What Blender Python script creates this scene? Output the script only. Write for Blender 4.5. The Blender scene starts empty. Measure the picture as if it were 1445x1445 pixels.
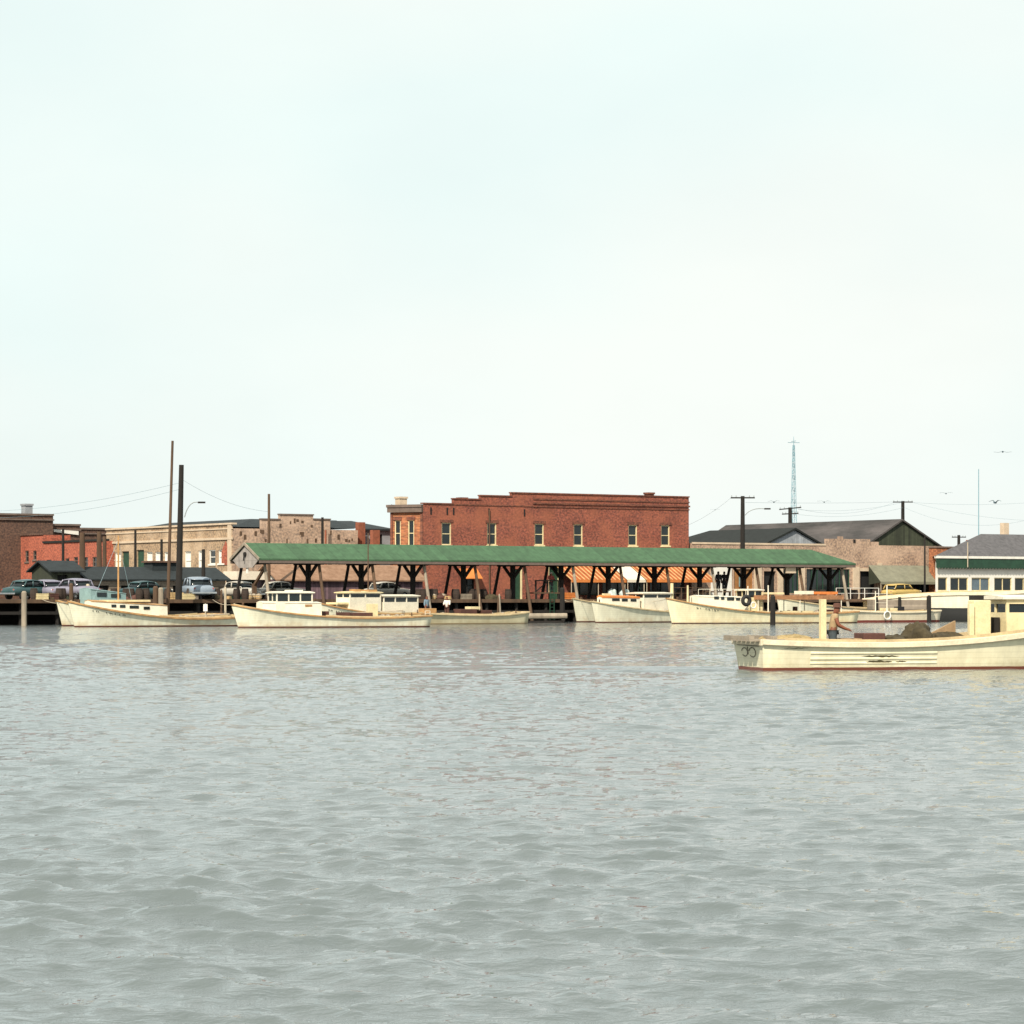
import bpy, bmesh, math, random
import numpy as np
from mathutils import Vector, Matrix
random.seed(7); np.random.seed(7)
R = math.radians
scene = bpy.context.scene
COL = scene.collection
# ------------------------------------------------------------------ camera / frames
F, YH, H = 4000.0, 843.0, 2.17        # focal length in photo pixels, horizon row, eye height above the water
def XY(px, Y): return Vector(((px-722.5)/F*Y, Y))
def ZP(py, Y): return H + (YH-py)/F*Y
P0 = Vector((-20.77, 233.0)); TH = R(33.3)
U = Vector((math.cos(TH), math.sin(TH))); V = Vector((-math.sin(TH), math.cos(TH)))
def W2(t, v): return P0 + U*t + V*v
def hit(px, O, d):
    k = (px-722.5)/F
    return (k*O.y-O.x)/(d.x-k*d.y)
def T(px, v): return hit(px, W2(0, v), U)
def VV(px, t): return hit(px, W2(t, 0), V)
def YY(t, v): return W2(t, v).y
def ZS(py, t, v): return ZP(py, YY(t, v))
def toS(p): q = Vector(p)-P0; return Vector((q.dot(U), q.dot(V)))
GZ = 2.0                               # level of the quay and street

cam = bpy.data.cameras.new('camera'); cam.lens = F/1445*36; cam.sensor_width = 36
cam.shift_y = (YH-722.5)/1445; cam.clip_end = 5000; cam.clip_start = 0.5
co = bpy.data.objects.new('camera', cam); COL.objects.link(co)
co.location = (0, 0, H); co.rotation_euler = (R(90), 0, 0); scene.camera = co

# ------------------------------------------------------------------ materials
def nt(name):
    m = bpy.data.materials.new(name); m.use_nodes = True
    n = m.node_tree.nodes; return m, n, m.node_tree.links, n['Principled BSDF']
def ramp(n, stops):
    r = n.new('ShaderNodeValToRGB'); e = r.color_ramp.elements
    while len(e) < len(stops): e.new(0.5)
    for i, (p, c) in enumerate(stops):
        e[i].position = p; e[i].color = (*c, 1) if len(c) == 3 else c
    return r
def math_n(n, l, op, a, b=None):
    k = n.new('ShaderNodeMath'); k.operation = op
    for i, x in enumerate((a, b)):
        if x is None: continue
        if isinstance(x, (int, float)): k.inputs[i].default_value = x
        else: l.new(x, k.inputs[i])
    return k.outputs[0]
def mixc(n, l, fac, a, b, mode='MIX'):
    k = n.new('ShaderNodeMix'); k.data_type = 'RGBA'; k.blend_type = mode
    for s, x in ((k.inputs[0], fac), (k.inputs[6], a), (k.inputs[7], b)):
        if isinstance(x, (int, float)): s.default_value = x
        elif isinstance(x, (tuple, list)): s.default_value = (*x, 1)
        else: l.new(x, s)
    return k.outputs[2]
def sc3(c, f): return tuple(min(1, x*f) for x in c)
def mat(name, c, rough=.75, var=.3, scale=1.6, bump=.0, metal=0, c2=None, stretch=(1,1,1), spec=None):
    """painted / raw surface with large blotches and fine grain"""
    m, n, l, b = nt(name)
    tc = n.new('ShaderNodeTexCoord'); mp = n.new('ShaderNodeMapping'); mp.inputs['Scale'].default_value = stretch
    l.new(tc.outputs['Object'], mp.inputs[0])
    a = n.new('ShaderNodeTexNoise'); a.inputs['Scale'].default_value = scale; a.inputs['Detail'].default_value = 6; a.inputs['Roughness'].default_value = .65
    l.new(mp.outputs[0], a.inputs['Vector'])
    lo, hi = (sc3(c, 1-var), sc3(c, 1+var)) if c2 is None else (c2, c)
    r = ramp(n, [(.3, lo), (.7, hi)]); l.new(a.outputs['Fac'], r.inputs[0])
    g = n.new('ShaderNodeTexNoise'); g.inputs['Scale'].default_value = scale*9; g.inputs['Detail'].default_value = 3
    l.new(mp.outputs[0], g.inputs['Vector'])
    rg = ramp(n, [(.25, (.72,.72,.72)), (.75, (1,1,1))]); l.new(g.outputs['Fac'], rg.inputs[0])
    out = mixc(n, l, .8, r.outputs[0], rg.outputs[0], 'MULTIPLY')
    l.new(out, b.inputs['Base Color'])
    b.inputs['Roughness'].default_value = rough; b.inputs['Metallic'].default_value = metal
    if spec is not None: b.inputs['Specular IOR Level'].default_value = spec
    if bump:
        bp = n.new('ShaderNodeBump'); bp.inputs['Strength'].default_value = bump; bp.inputs['Distance'].default_value = .05
        l.new(g.outputs['Fac'], bp.inputs['Height']); l.new(bp.outputs[0], b.inputs['Normal'])
    return m
def brick(name, c1, c2, mortar, scale=1, bw=.22, bh=.075, blot=None):
    m, n, l, b = nt(name)
    tc = n.new('ShaderNodeTexCoord'); sp = n.new('ShaderNodeSeparateXYZ'); l.new(tc.outputs['Object'], sp.inputs[0])
    cx = n.new('ShaderNodeCombineXYZ'); l.new(math_n(n, l, 'ADD', sp.outputs[0], sp.outputs[1]), cx.inputs[0]); l.new(sp.outputs[2], cx.inputs[1])
    bt = n.new('ShaderNodeTexBrick'); l.new(cx.outputs[0], bt.inputs['Vector'])
    bt.inputs['Color1'].default_value = (*c1, 1); bt.inputs['Color2'].default_value = (*c2, 1); bt.inputs['Mortar'].default_value = (*mortar, 1)
    bt.inputs['Scale'].default_value = scale; bt.inputs['Brick Width'].default_value = bw; bt.inputs['Row Height'].default_value = bh
    bt.inputs['Mortar Size'].default_value = .008
    a = n.new('ShaderNodeTexNoise'); a.inputs['Scale'].default_value = .55; a.inputs['Detail'].default_value = 7; a.inputs['Roughness'].default_value = .7
    l.new(tc.outputs['Object'], a.inputs['Vector'])
    r = ramp(n, [(.3, (.62,.58,.58)), (.52, (.95,.93,.9)), (.75, (1.0,1.0,1.0))]); l.new(a.outputs['Fac'], r.inputs[0])
    out = mixc(n, l, 1, bt.outputs['Color'], r.outputs[0], 'MULTIPLY')
    g = n.new('ShaderNodeTexNoise'); g.inputs['Scale'].default_value = 5; g.inputs['Detail'].default_value = 4
    l.new(cx.outputs[0], g.inputs['Vector'])
    rg = ramp(n, [(.36, (.38,.38,.42)), (.62, (1.25,1.15,1.05))]); l.new(g.outputs['Fac'], rg.inputs[0])
    out = mixc(n, l, .75, out, rg.outputs[0], 'MULTIPLY')
    if blot:
        h = n.new('ShaderNodeTexNoise'); h.inputs['Scale'].default_value = .35; h.inputs['Detail'].default_value = 3; l.new(tc.outputs['Object'], h.inputs['Vector'])
        rh = ramp(n, [(.45, (0,0,0)), (.65, (1,1,1))]); l.new(h.outputs['Fac'], rh.inputs[0])
        out = mixc(n, l, math_n(n, l, 'MULTIPLY', rh.outputs[0], .6), out, blot)
    l.new(out, b.inputs['Base Color']); b.inputs['Roughness'].default_value = .9
    return m
def hullmat(name, top, low, zsplit, stain=(.42,.24,.09), amount=.85):
    """hull paint: mostly antifouling below zsplit, rust and grime runs above it"""
    m, n, l, b = nt(name)
    tc = n.new('ShaderNodeTexCoord'); sp = n.new('ShaderNodeSeparateXYZ'); l.new(tc.outputs['Object'], sp.inputs[0])
    mp = n.new('ShaderNodeMapping'); mp.inputs['Scale'].default_value = (1.6, 1.6, .35); l.new(tc.outputs['Object'], mp.inputs[0])
    a = n.new('ShaderNodeTexNoise'); a.inputs['Scale'].default_value = 1.3; a.inputs['Detail'].default_value = 7; a.inputs['Roughness'].default_value = .7; l.new(mp.outputs[0], a.inputs['Vector'])
    r = ramp(n, [(.35, sc3(top, .80)), (.65, top)]); l.new(a.outputs['Fac'], r.inputs[0])
    g = n.new('ShaderNodeTexNoise'); g.inputs['Scale'].default_value = .7; g.inputs['Detail'].default_value = 8; g.inputs['Roughness'].default_value = .75; l.new(tc.outputs['Object'], g.inputs['Vector'])
    # stains strongest just above the boot top
    zz = math_n(n, l, 'SUBTRACT', 1.0, math_n(n, l, 'DIVIDE', math_n(n, l, 'SUBTRACT', sp.outputs[2], zsplit), .55))
    zz = math_n(n, l, 'MAXIMUM', zz, .12)
    rs = ramp(n, [(.42, (0,0,0)), (.68, (1,1,1))]); l.new(g.outputs['Fac'], rs.inputs[0])
    fac = math_n(n, l, 'MULTIPLY', math_n(n, l, 'MULTIPLY', zz, rs.outputs[0]), amount)
    fac.node.use_clamp = True
    c = mixc(n, l, fac, r.outputs[0], stain)
    wob = math_n(n, l, 'ADD', sp.outputs[2], math_n(n, l, 'MULTIPLY', math_n(n, l, 'SUBTRACT', g.outputs['Fac'], .5), .07))
    seam = math_n(n, l, 'LESS_THAN', math_n(n, l, 'FRACT', math_n(n, l, 'DIVIDE', sp.outputs[2], .17)), .09)
    c = mixc(n, l, math_n(n, l, 'MULTIPLY', seam, .2), c, sc3(stain, .6))
    st = math_n(n, l, 'LESS_THAN', wob, zsplit)
    c = mixc(n, l, st, c, low)
    l.new(c, b.inputs['Base Color']); b.inputs['Roughness'].default_value = .5
    return m
def planks(name, c, period=.2, axis=0, dark=.5, rough=.85, var=.35):
    m, n, l, b = nt(name)
    tc = n.new('ShaderNodeTexCoord'); sp = n.new('ShaderNodeSeparateXYZ'); l.new(tc.outputs['Object'], sp.inputs[0])
    q = math_n(n, l, 'DIVIDE', sp.outputs[axis], period)
    fr = math_n(n, l, 'FRACT', q); fl = math_n(n, l, 'FLOOR', q)
    wn = n.new('ShaderNodeTexWhiteNoise'); wn.noise_dimensions = '1D'; l.new(fl, wn.inputs['W'])
    r = ramp(n, [(0, sc3(c, 1-var)), (1, sc3(c, 1+var))]); l.new(wn.outputs['Value'], r.inputs[0])
    gap = math_n(n, l, 'LESS_THAN', fr, .12)
    a = n.new('ShaderNodeTexNoise'); a.inputs['Scale'].default_value = 2; a.inputs['Detail'].default_value = 6; l.new(tc.outputs['Object'], a.inputs['Vector'])
    ra = ramp(n, [(.3, (.6,.6,.6)), (.7, (1,1,1))]); l.new(a.outputs['Fac'], ra.inputs[0])
    out = mixc(n, l, .8, r.outputs[0], ra.outputs[0], 'MULTIPLY')
    out = mixc(n, l, math_n(n, l, 'MULTIPLY', gap, dark), out, sc3(c, .25))
    l.new(out, b.inputs['Base Color']); b.inputs['Roughness'].default_value = rough
    return m
def stripes(name, c1, c2, period, axis=0, duty=.35):
    m, n, l, b = nt(name)
    tc = n.new('ShaderNodeTexCoord'); sp = n.new('ShaderNodeSeparateXYZ'); l.new(tc.outputs['Object'], sp.inputs[0])
    fr = math_n(n, l, 'FRACT', math_n(n, l, 'DIVIDE', sp.outputs[axis], period))
    st = math_n(n, l, 'LESS_THAN', fr, duty)
    a = n.new('ShaderNodeTexNoise'); a.inputs['Scale'].default_value = 1.2; a.inputs['Detail'].default_value = 6; l.new(tc.outputs['Object'], a.inputs['Vector'])
    ra = ramp(n, [(.3, (.6,.55,.5)), (.7, (1,1,1))]); l.new(a.outputs['Fac'], ra.inputs[0])
    out = mixc(n, l, 1, mixc(n, l, st, c1, c2), ra.outputs[0], 'MULTIPLY')
    l.new(out, b.inputs['Base Color']); b.inputs['Roughness'].default_value = .85
    return m

M = {}
M['brick'] = brick('red brick', (.36,.092,.06), (.19,.047,.038), (.26,.15,.1), blot=(.33,.105,.055))
M['brick_trim'] = brick('dark brick courses', (.23,.075,.04), (.16,.05,.035), (.15,.09,.07))
M['brick_orange'] = brick('orange brick', (.48,.18,.07), (.36,.11,.05), (.3,.2,.13))
M['tan'] = brick('buff painted brick', (.43,.32,.21), (.37,.275,.18), (.40,.30,.21), blot=(.56,.42,.29))
M['tan_pink'] = brick('pinkish buff block', (.44,.325,.25), (.38,.28,.215), (.40,.29,.22), bw=.4, bh=.2, blot=(.54,.38,.28))
M['tan_trim'] = mat('pale stone trim', (.6,.47,.34), .85, .15)
M['red_wall'] = brick('salmon red painted brick', (.46,.135,.085), (.38,.11,.07), (.4,.12,.07))
M['brown_wall'] = brick('dark brown brick', (.16,.088,.062), (.105,.058,.045), (.09,.07,.055))
M['white'] = mat('white paint', (.78,.72,.58), .55, .12)
M['white2'] = mat('chalky white paint', (.80,.77,.70), .7, .1)
M['cream'] = mat('cream paint', (.74,.62,.36), .6, .18)
M['yellow'] = mat('yellow paint', (.5,.35,.11), .4, .1)
M['buff_rail'] = mat('worn buff guard rail', (.42,.235,.095), .7, .35)
M['white_rail'] = mat('worn white guard rail', (.74,.64,.46), .6, .2)
M['deckp'] = mat('buff deck paint', (.55,.43,.25), .75, .25)
M['hull'] = hullmat('white hull paint', (.84,.81,.63), (.10,.03,.018), .10)
M['hull_b'] = hullmat('white hull paint with rust', (.86,.79,.54), (.07,.025,.015), .09, (.55,.27,.07), .8)
M['hull_c'] = hullmat('greyed hull paint', (.62,.56,.38), (.22,.15,.07), .07, (.3,.2,.08), .6)
M['hull_d'] = hullmat('white hull paint with black painted shade', (.78,.74,.6), (.02,.02,.02), 1.22, (.4,.25,.1), .25)  # black lower hull: shade and reflection beneath the white side, painted in
M['hull_k'] = hullmat('cream hull paint', (.84,.78,.56), (.17,.05,.03), .085, (.3,.2,.05), .55)
M['dark_wood'] = mat('creosoted timber', (.013,.010,.008), .9, .4)
M['brown_wood'] = mat('brown weathered timber', (.10,.058,.033), .9, .4, stretch=(1,1,.2))
M['grey_wood'] = mat('grey weathered timber', (.30,.25,.19), .9, .35, stretch=(1,1,.2))
M['pale_wood'] = mat('pale bleached timber', (.5,.42,.31), .85, .25, stretch=(1,1,.2))
M['tan_mast'] = mat('varnished spar', (.5,.27,.1), .6, .2)
M['pier_plank'] = planks('pier planking', (.16,.115,.08), .2, 0)
M['grey_plank'] = planks('grey planking', (.27,.22,.17), .22, 2)
M['gable'] = planks('grey gable boards', (.36,.32,.29), .3, 1, .25, var=.08)
M['green_roof'] = planks('green felt roofing', (.054,.12,.058), .92, 0, .2, var=.10)
M['fascia'] = mat('grey brown fascia', (.15,.11,.09), .85, .25)
M['black_roof'] = mat('black tarred roofing', (.009,.012,.011), .95, .35)
M['slate_roof'] = mat('dark blue grey roofing', (.016,.023,.026), .9, .3)
M['grey_roof'] = mat('grey shingle roofing', (.10,.095,.10), .9, .3, 2.5)
M['patch_roof'] = mat('patched dark shingle', (.115,.098,.095), .95, .3, .28, c2=(.006,.009,.008), stretch=(1,.35,1))
M['brown_roof'] = mat('rusty brown roofing', (.33,.20,.13), .9, .3, 1.6, c2=(.19,.10,.055))
M['mauve'] = planks('mauve stained boards', (.17,.105,.125), .25, 0, .5)
M['dark_green'] = planks('dark green boards', (.045,.052,.03), .25, 0, .5)
M['green_trim'] = mat('dark green paint', (.015,.055,.03), .6, .3)
M['metal_gable'] = planks('grey metal siding', (.33,.35,.38), .3, 0, .35, var=.1)
M['glass'] = mat('dark window glass', (.012,.018,.02), .12, .4, .8)
M['glass_b'] = mat('bluish window glass', (.10,.14,.17), .1, .4, .8)
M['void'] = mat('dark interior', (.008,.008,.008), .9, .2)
M['orange'] = mat('orange paint', (.62,.2,.045), .7, .25)
M['awning'] = stripes('orange striped awning canvas', (.40,.105,.028), (.68,.42,.18), .5, 0, .3)
M['awning_w'] = mat('white awning canvas', (.78,.68,.55), .85, .1)
M['awning_g'] = mat('grey green awning canvas', (.20,.195,.14), .9, .2)
M['metal'] = mat('galvanised metal', (.3,.33,.34), .5, .2)
M['tower'] = mat('pale blue painted steel', (.20,.36,.42), .5, .1)
M['wire'] = mat('line wire', (.2,.3,.34), .6, .1)
M['rubber'] = mat('black rubber', (.018,.017,.016), .8, .2)
M['asphalt'] = mat('street asphalt', (.055,.052,.05), .95, .3)
M['car_blue'] = mat('grey blue car paint', (.24,.29,.35), .3, .1)
M['car_lav'] = mat('lavender grey car paint', (.23,.22,.28), .3, .1)
M['car_teal'] = mat('dark teal car paint', (.03,.07,.075), .3, .2)
M['car_white'] = mat('off white car paint', (.46,.43,.37), .3, .1)
M['car_pale'] = mat('pale aqua car paint', (.40,.5,.48), .3, .1)
M['chrome'] = mat('chrome', (.6,.6,.6), .15, .1, metal=1)
M['skin'] = mat('tanned skin', (.21,.07,.035), .6, .12, 6)
M['skin2'] = mat('dark tanned skin', (.12,.055,.035), .6, .12, 6)
M['khaki'] = mat('khaki shirt', (.38,.27,.15), .9, .2, 6)
M['navy'] = mat('grey blue trousers', (.06,.075,.085), .9, .2, 6)
M['felt'] = mat('brown felt hat', (.10,.04,.025), .9, .2, 6)
M['blackcloth'] = mat('black cloth', (.012,.012,.016), .9, .2, 6)
M['whitecloth'] = mat('white cloth', (.7,.66,.6), .9, .1, 6)
M['redcloth'] = mat('red cloth', (.35,.07,.06), .9, .2, 6)
M['bluecloth'] = mat('faded blue cloth', (.15,.22,.28), .9, .2, 6)
M['net'] = mat('tan oyster net', (.46,.34,.16), .95, .4, 9, .8)
M['tarp'] = mat('olive tarpaulin', (.065,.05,.025), .95, .4, 5, .6)
M['brownbox'] = mat('dark brown painted wood', (.09,.035,.025), .8, .3)
M['bark_basket'] = mat('split wood basket', (.5,.34,.16), .9, .3, 8)
M['mark'] = mat('faded black lettering', (.05,.05,.035), .8, .3, 8)
M['gull'] = mat('grey gull feathers', (.06,.10,.12), .8, .2)
M['cloth_tan'] = mat('tan canvas', (.33,.22,.12), .95, .2, 5)
M['teal'] = mat('pale teal paint', (.22,.33,.33), .6, .2)
M['brick_red'] = mat('red chimney brick', (.27,.085,.045), .9, .3, 4)
M['grey_chim'] = mat('grey render', (.30,.31,.33), .9, .2)
M['brown_panel'] = mat('orange brown boarding', (.36,.16,.05), .8, .25)
M['stain'] = mat('dark smear of oil and mud', (.07,.055,.02), .8, .4, 5)

M['barrel'] = mat('dark barrel oak', (.045,.028,.02), .85, .4)
M['rust_canvas'] = mat('rusty brown canvas', (.34,.16,.075), .9, .4, 2.5)
M['letter'] = mat('faded grey lettering', (.22,.2,.15), .8, .3, 8)
M['pale_canvas'] = mat('pale aqua canvas', (.5,.58,.55), .9, .2, 4)

# ------------------------------------------------------------------ mesh builder
class MB:
    def __init__(s, off=(0,0,0)): s.v = []; s.f = []; s.o = Vector(off); s.sm = False
    def add(s, vs, fs):
        n = len(s.v); s.v += [Vector(p)-s.o for p in vs]; s.f += [[i+n for i in f] for f in fs]; return s
    def box(s, a, b):
        (x0,y0,z0), (x1,y1,z1) = a, b
        vs = [(x0,y0,z0),(x1,y0,z0),(x1,y1,z0),(x0,y1,z0),(x0,y0,z1),(x1,y0,z1),(x1,y1,z1),(x0,y1,z1)]
        return s.add(vs, [(0,3,2,1),(4,5,6,7),(0,1,5,4),(1,2,6,5),(2,3,7,6),(3,0,4,7)])
    def cb(s, c, d): return s.box([c[i]-d[i]/2 for i in range(3)], [c[i]+d[i]/2 for i in range(3)])
    def bar(s, a, b, w, h=None):
        h = h or w; a, b = Vector(a), Vector(b); d = (b-a).normalized()
        up = Vector((0,0,1)) if abs(d.z) < .95 else Vector((0,1,0))
        x = d.cross(up).normalized()*w/2; y = x.cross(d).normalized()*h/2
        vs = [a-x-y,a+x-y,a+x+y,a-x+y,b-x-y,b+x-y,b+x+y,b-x+y]
        return s.add(vs, [(0,1,2,3),(7,6,5,4),(4,5,1,0),(5,6,2,1),(6,7,3,2),(7,4,0,3)])
    def tube(s, a, b, r0, r1=None, n=8):
        r1 = r0 if r1 is None else r1; a, b = Vector(a), Vector(b); d = (b-a).normalized()
        up = Vector((0,0,1)) if abs(d.z) < .95 else Vector((0,1,0))
        x = d.cross(up).normalized(); y = x.cross(d)
        vs = [p+(x*math.cos(k*2*math.pi/n)+y*math.sin(k*2*math.pi/n))*r for p, r in ((a,r0),(b,r1)) for k in range(n)]
        return s.add(vs, [(k,(k+1)%n,n+(k+1)%n,n+k) for k in range(n)]+[tuple(range(n))[::-1], tuple(range(n,2*n))])
    def path(s, pts, r, n=6):
        for a, b in zip(pts, pts[1:]): s.tube(a, b, r, r, n)
        return s
    def prism(s, poly, z0, z1):
        n = len(poly)
        vs = [(p[0],p[1],z0) for p in poly]+[(p[0],p[1],z1) for p in poly]
        return s.add(vs, [(k,(k+1)%n,n+(k+1)%n,n+k) for k in range(n)]+[tuple(range(n))[::-1], tuple(range(n,2*n))])
    def ext(s, poly, d):
        """extrude a planar 3D polygon by vector d"""
        n = len(poly); vs = [Vector(p) for p in poly]+[Vector(p)+Vector(d) for p in poly]
        return s.add(vs, [(k,(k+1)%n,n+(k+1)%n,n+k) for k in range(n)]+[tuple(range(n))[::-1], tuple(range(n,2*n))])
    def loft(s, rings, close=True, cap=True):
        n = len(rings[0]); vs = [p for r in rings for p in r]; fs = []
        for i in range(len(rings)-1):
            for k in range(n if close else n-1):
                fs.append((i*n+k, i*n+(k+1)%n, (i+1)*n+(k+1)%n, (i+1)*n+k))
        if cap: fs += [tuple(range(n))[::-1], tuple(range((len(rings)-1)*n, len(rings)*n))]
        return s.add(vs, fs)
    def torus(s, c, R_, r, axis='y', n=16, m=8):
        vs = []; fs = []
        for i in range(n):
            a = i*2*math.pi/n
            for j in range(m):
                b = j*2*math.pi/m; q = R_+r*math.cos(b); w = r*math.sin(b)
                p = (q*math.cos(a), w, q*math.sin(a)) if axis == 'y' else ((w, q*math.cos(a), q*math.sin(a)) if axis == 'x' else (q*math.cos(a), q*math.sin(a), w))
                vs.append([c[k]+p[k] for k in range(3)])
                fs.append((i*m+j, ((i+1)%n)*m+j, ((i+1)%n)*m+(j+1)%m, i*m+(j+1)%m))
        return s.add(vs, fs)
    def lump(s, c, d, seed=0, n=14, m=8, rough=.25):
        """heap: noisy half-dome"""
        rnd = random.Random(seed); rings = []
        ph = [rnd.uniform(0,6.3) for _ in range(8)]
        for j in range(m+1):
            e = j/m*math.pi/2; ring = []
            for i in range(n):
                a = i/n*2*math.pi
                k = 1+rough*(math.sin(3*a+ph[0]+2*e)+.6*math.sin(5*a+ph[1]-3*e)+.5*math.sin(7*e+ph[2]+2*a))*.5+rnd.uniform(-rough,rough)*.25
                ring.append((c[0]+d[0]/2*k*math.cos(e)*math.cos(a), c[1]+d[1]/2*k*math.cos(e)*math.sin(a), c[2]+d[2]*math.sin(e)*(.75+.25*k)))
            rings.append(ring)
        return s.loft(rings)
    def build(s, name, m, parent=None, smooth=False, bevel=0):
        me = bpy.data.meshes.new(name); me.from_pydata([tuple(p) for p in s.v], [], s.f); me.validate()
        bm = bmesh.new(); bm.from_mesh(me); bmesh.ops.recalc_face_normals(bm, faces=bm.faces)
        if bevel: bmesh.ops.bevel(bm, geom=bm.edges[:], offset=bevel, segments=2, affect='EDGES', profile=.5)
        bm.to_mesh(me); bm.free()
        if smooth:
            for p in me.polygons: p.use_smooth = True
        o = bpy.data.objects.new(name, me); me.materials.append(M[m] if isinstance(m, str) else m)
        COL.objects.link(o)
        if parent is not None: o.parent = parent
        return o
def tag(o, label=None, cat=None, group=None, kind=None):
    for k, x in (('label',label),('category',cat),('group',group),('kind',kind)):
        if x: o[k] = x
    return o
def thing(name, label, cat, loc=(0,0,0), rz=0, group=None):
    o = bpy.data.objects.new(name, None); o.empty_display_size = .3; COL.objects.link(o)
    o.location = loc; o.rotation_euler = (0,0,rz); return tag(o, label, cat, group)
def dup(root, loc, rz=None, label=None):
    r = root.copy(); COL.objects.link(r); r.location = loc
    if rz is not None: r.rotation_euler = (0,0,rz)
    if label: r['label'] = label
    for ch in list(root.children):
        c = ch.copy(); COL.objects.link(c); c.parent = r
        for g in ch.children:
            d = g.copy(); COL.objects.link(d); d.parent = c
    return r
class SThing:
    """a thing whose parts are given in street coordinates (t along the quay, v inland, z up)"""
    def __init__(s, name, label, cat, t, v, z=GZ, group=None):
        p = W2(t, v); s.off = (t, v, z)
        s.root = thing(name, label, cat, (p.x, p.y, z), TH, group)
    def mb(s): return MB(s.off)

class Wall:
    """wall plane through O (street coords) along direction d, inward normal i"""
    def __init__(s, O, d, i): s.O = Vector(O); s.d = Vector(d).normalized(); s.i = Vector(i).normalized()
    def p(s, a, dep, z): q = s.O+s.d*a+s.i*dep; return (q.x, q.y, z)
    def box(s, mb, a0, a1, z0, z1, d0, d1):
        vs = [s.p(a,d,z) for z in (z0,z1) for (a,d) in ((a0,d0),(a1,d0),(a1,d1),(a0,d1))]
        mb.add(vs, [(0,3,2,1),(4,5,6,7),(0,1,5,4),(1,2,6,5),(2,3,7,6),(3,0,4,7)])
    def face(s, mb, a0, a1, z0, z1, ops=(), dep=.25):
        xs = sorted({a0,a1,*[q for o in ops for q in o[:2]]}); zs = sorted({z0,z1,*[q for o in ops for q in o[2:4]]})
        xs = [x for x in xs if a0 <= x <= a1]; zs = [z for z in zs if z0 <= z <= z1]
        for x0_, x1_ in zip(xs, xs[1:]):
            for y0_, y1_ in zip(zs, zs[1:]):
                cx, cz = (x0_+x1_)/2, (y0_+y1_)/2
                if any(o[0] < cx < o[1] and o[2] < cz < o[3] for o in ops): continue
                mb.add([s.p(x0_,0,y0_),s.p(x1_,0,y0_),s.p(x1_,0,y1_),s.p(x0_,0,y1_)], [(0,1,2,3)])
        for o in ops:
            a,b,c,d = o[:4]
            for q in (((a,c),(a,d)),((b,d),(b,c)),((a,d),(b,d)),((b,c),(a,c))):
                (u0,w0),(u1,w1) = q
                mb.add([s.p(u0,0,w0),s.p(u1,0,w1),s.p(u1,dep,w1),s.p(u0,dep,w0)], [(0,1,2,3)])
    def window(s, st, a0, a1, z0, z1, frame='white', pane='glass', sash=True, mull=0, sill=True, dep=.25, name='window'):
        w = .09
        f = st.mb()
        s.box(f, a0, a0+w, z0, z1, .06, .2); s.box(f, a1-w, a1, z0, z1, .06, .2)
        s.box(f, a0+w, a1-w, z1-w, z1, .06, .2); s.box(f, a0+w, a1-w, z0, z0+w, .06, .2)
        if sash: s.box(f, a0+w, a1-w, (z0+z1)/2-.035, (z0+z1)/2+.035, .09, .18)
        for k in range(mull):
            c = a0+(a1-a0)*(k+1)/(mull+1); s.box(f, c-.035, c+.035, z0+w, z1-w, .08, .18)
        fo = f.build(name, frame, st.root)
        p = st.mb(); s.box(p, a0+w*.6, a1-w*.6, z0+w*.6, z1-w*.6, .15, .165); p.build('pane', pane, fo)
        if sill:
            q = st.mb(); s.box(q, a0-.08, a1+.08, z0-.14, z0-.003, -.09, .2); q.build('sill', frame, fo)
        return fo
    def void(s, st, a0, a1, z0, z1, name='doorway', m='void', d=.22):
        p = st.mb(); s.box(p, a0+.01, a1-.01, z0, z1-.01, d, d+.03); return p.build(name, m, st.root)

# ------------------------------------------------------------------ sky and sun
w = bpy.data.worlds.new('World'); scene.world = w; w.use_nodes = True
n, l = w.node_tree.nodes, w.node_tree.links
sky = n.new('ShaderNodeTexSky'); sky.sky_type = 'NISHITA'; sky.sun_disc = False
sdir = Vector((-.34, -.94, 0)).normalized(); EL = R(43)
sky.sun_elevation = EL; sky.sun_rotation = math.atan2(sdir.x, sdir.y) % (2*math.pi)
sky.dust_density = 3.5; sky.air_density = 1.2; sky.ozone_density = 1.5
tcw = n.new('ShaderNodeTexCoord'); mpw = n.new('ShaderNodeMapping'); mpw.inputs['Scale'].default_value = (3, 3, 6)
l.new(tcw.outputs['Generated'], mpw.inputs[0])
nw = n.new('ShaderNodeTexNoise'); nw.inputs['Scale'].default_value = 1.6; nw.inputs['Detail'].default_value = 5; nw.inputs['Roughness'].default_value = .55
l.new(mpw.outputs[0], nw.inputs['Vector'])
rw = ramp(n, [(.3, (.92,.92,.92)), (.62, (1,1,1))]); l.new(nw.outputs['Fac'], rw.inputs[0])
# thin cloud sheet: dense towards the horizon, opening to blue overhead
spw = n.new('ShaderNodeSeparateXYZ'); l.new(tcw.outputs['Generated'], spw.inputs[0])
el = ramp(n, [(.22, (1,1,1)), (.8, (.86,.86,.86))]); l.new(spw.outputs[2], el.inputs[0])
cover = math_n(n, l, 'MULTIPLY', rw.outputs[0], el.outputs[0])
mixw = n.new('ShaderNodeMix'); mixw.data_type = 'RGBA'
l.new(cover, mixw.inputs[0]); l.new(sky.outputs[0], mixw.inputs[6]); 
nt2 = n.new('ShaderNodeTexNoise'); nt2.inputs['Scale'].default_value = 1.3; nt2.inputs['Detail'].default_value = 2; l.new(mpw.outputs[0], nt2.inputs['Vector'])
tint = ramp(n, [(.38, (.945,.99,.945)), (.64, (.86,.98,.955))]); l.new(nt2.outputs['Fac'], tint.inputs[0])
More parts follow.
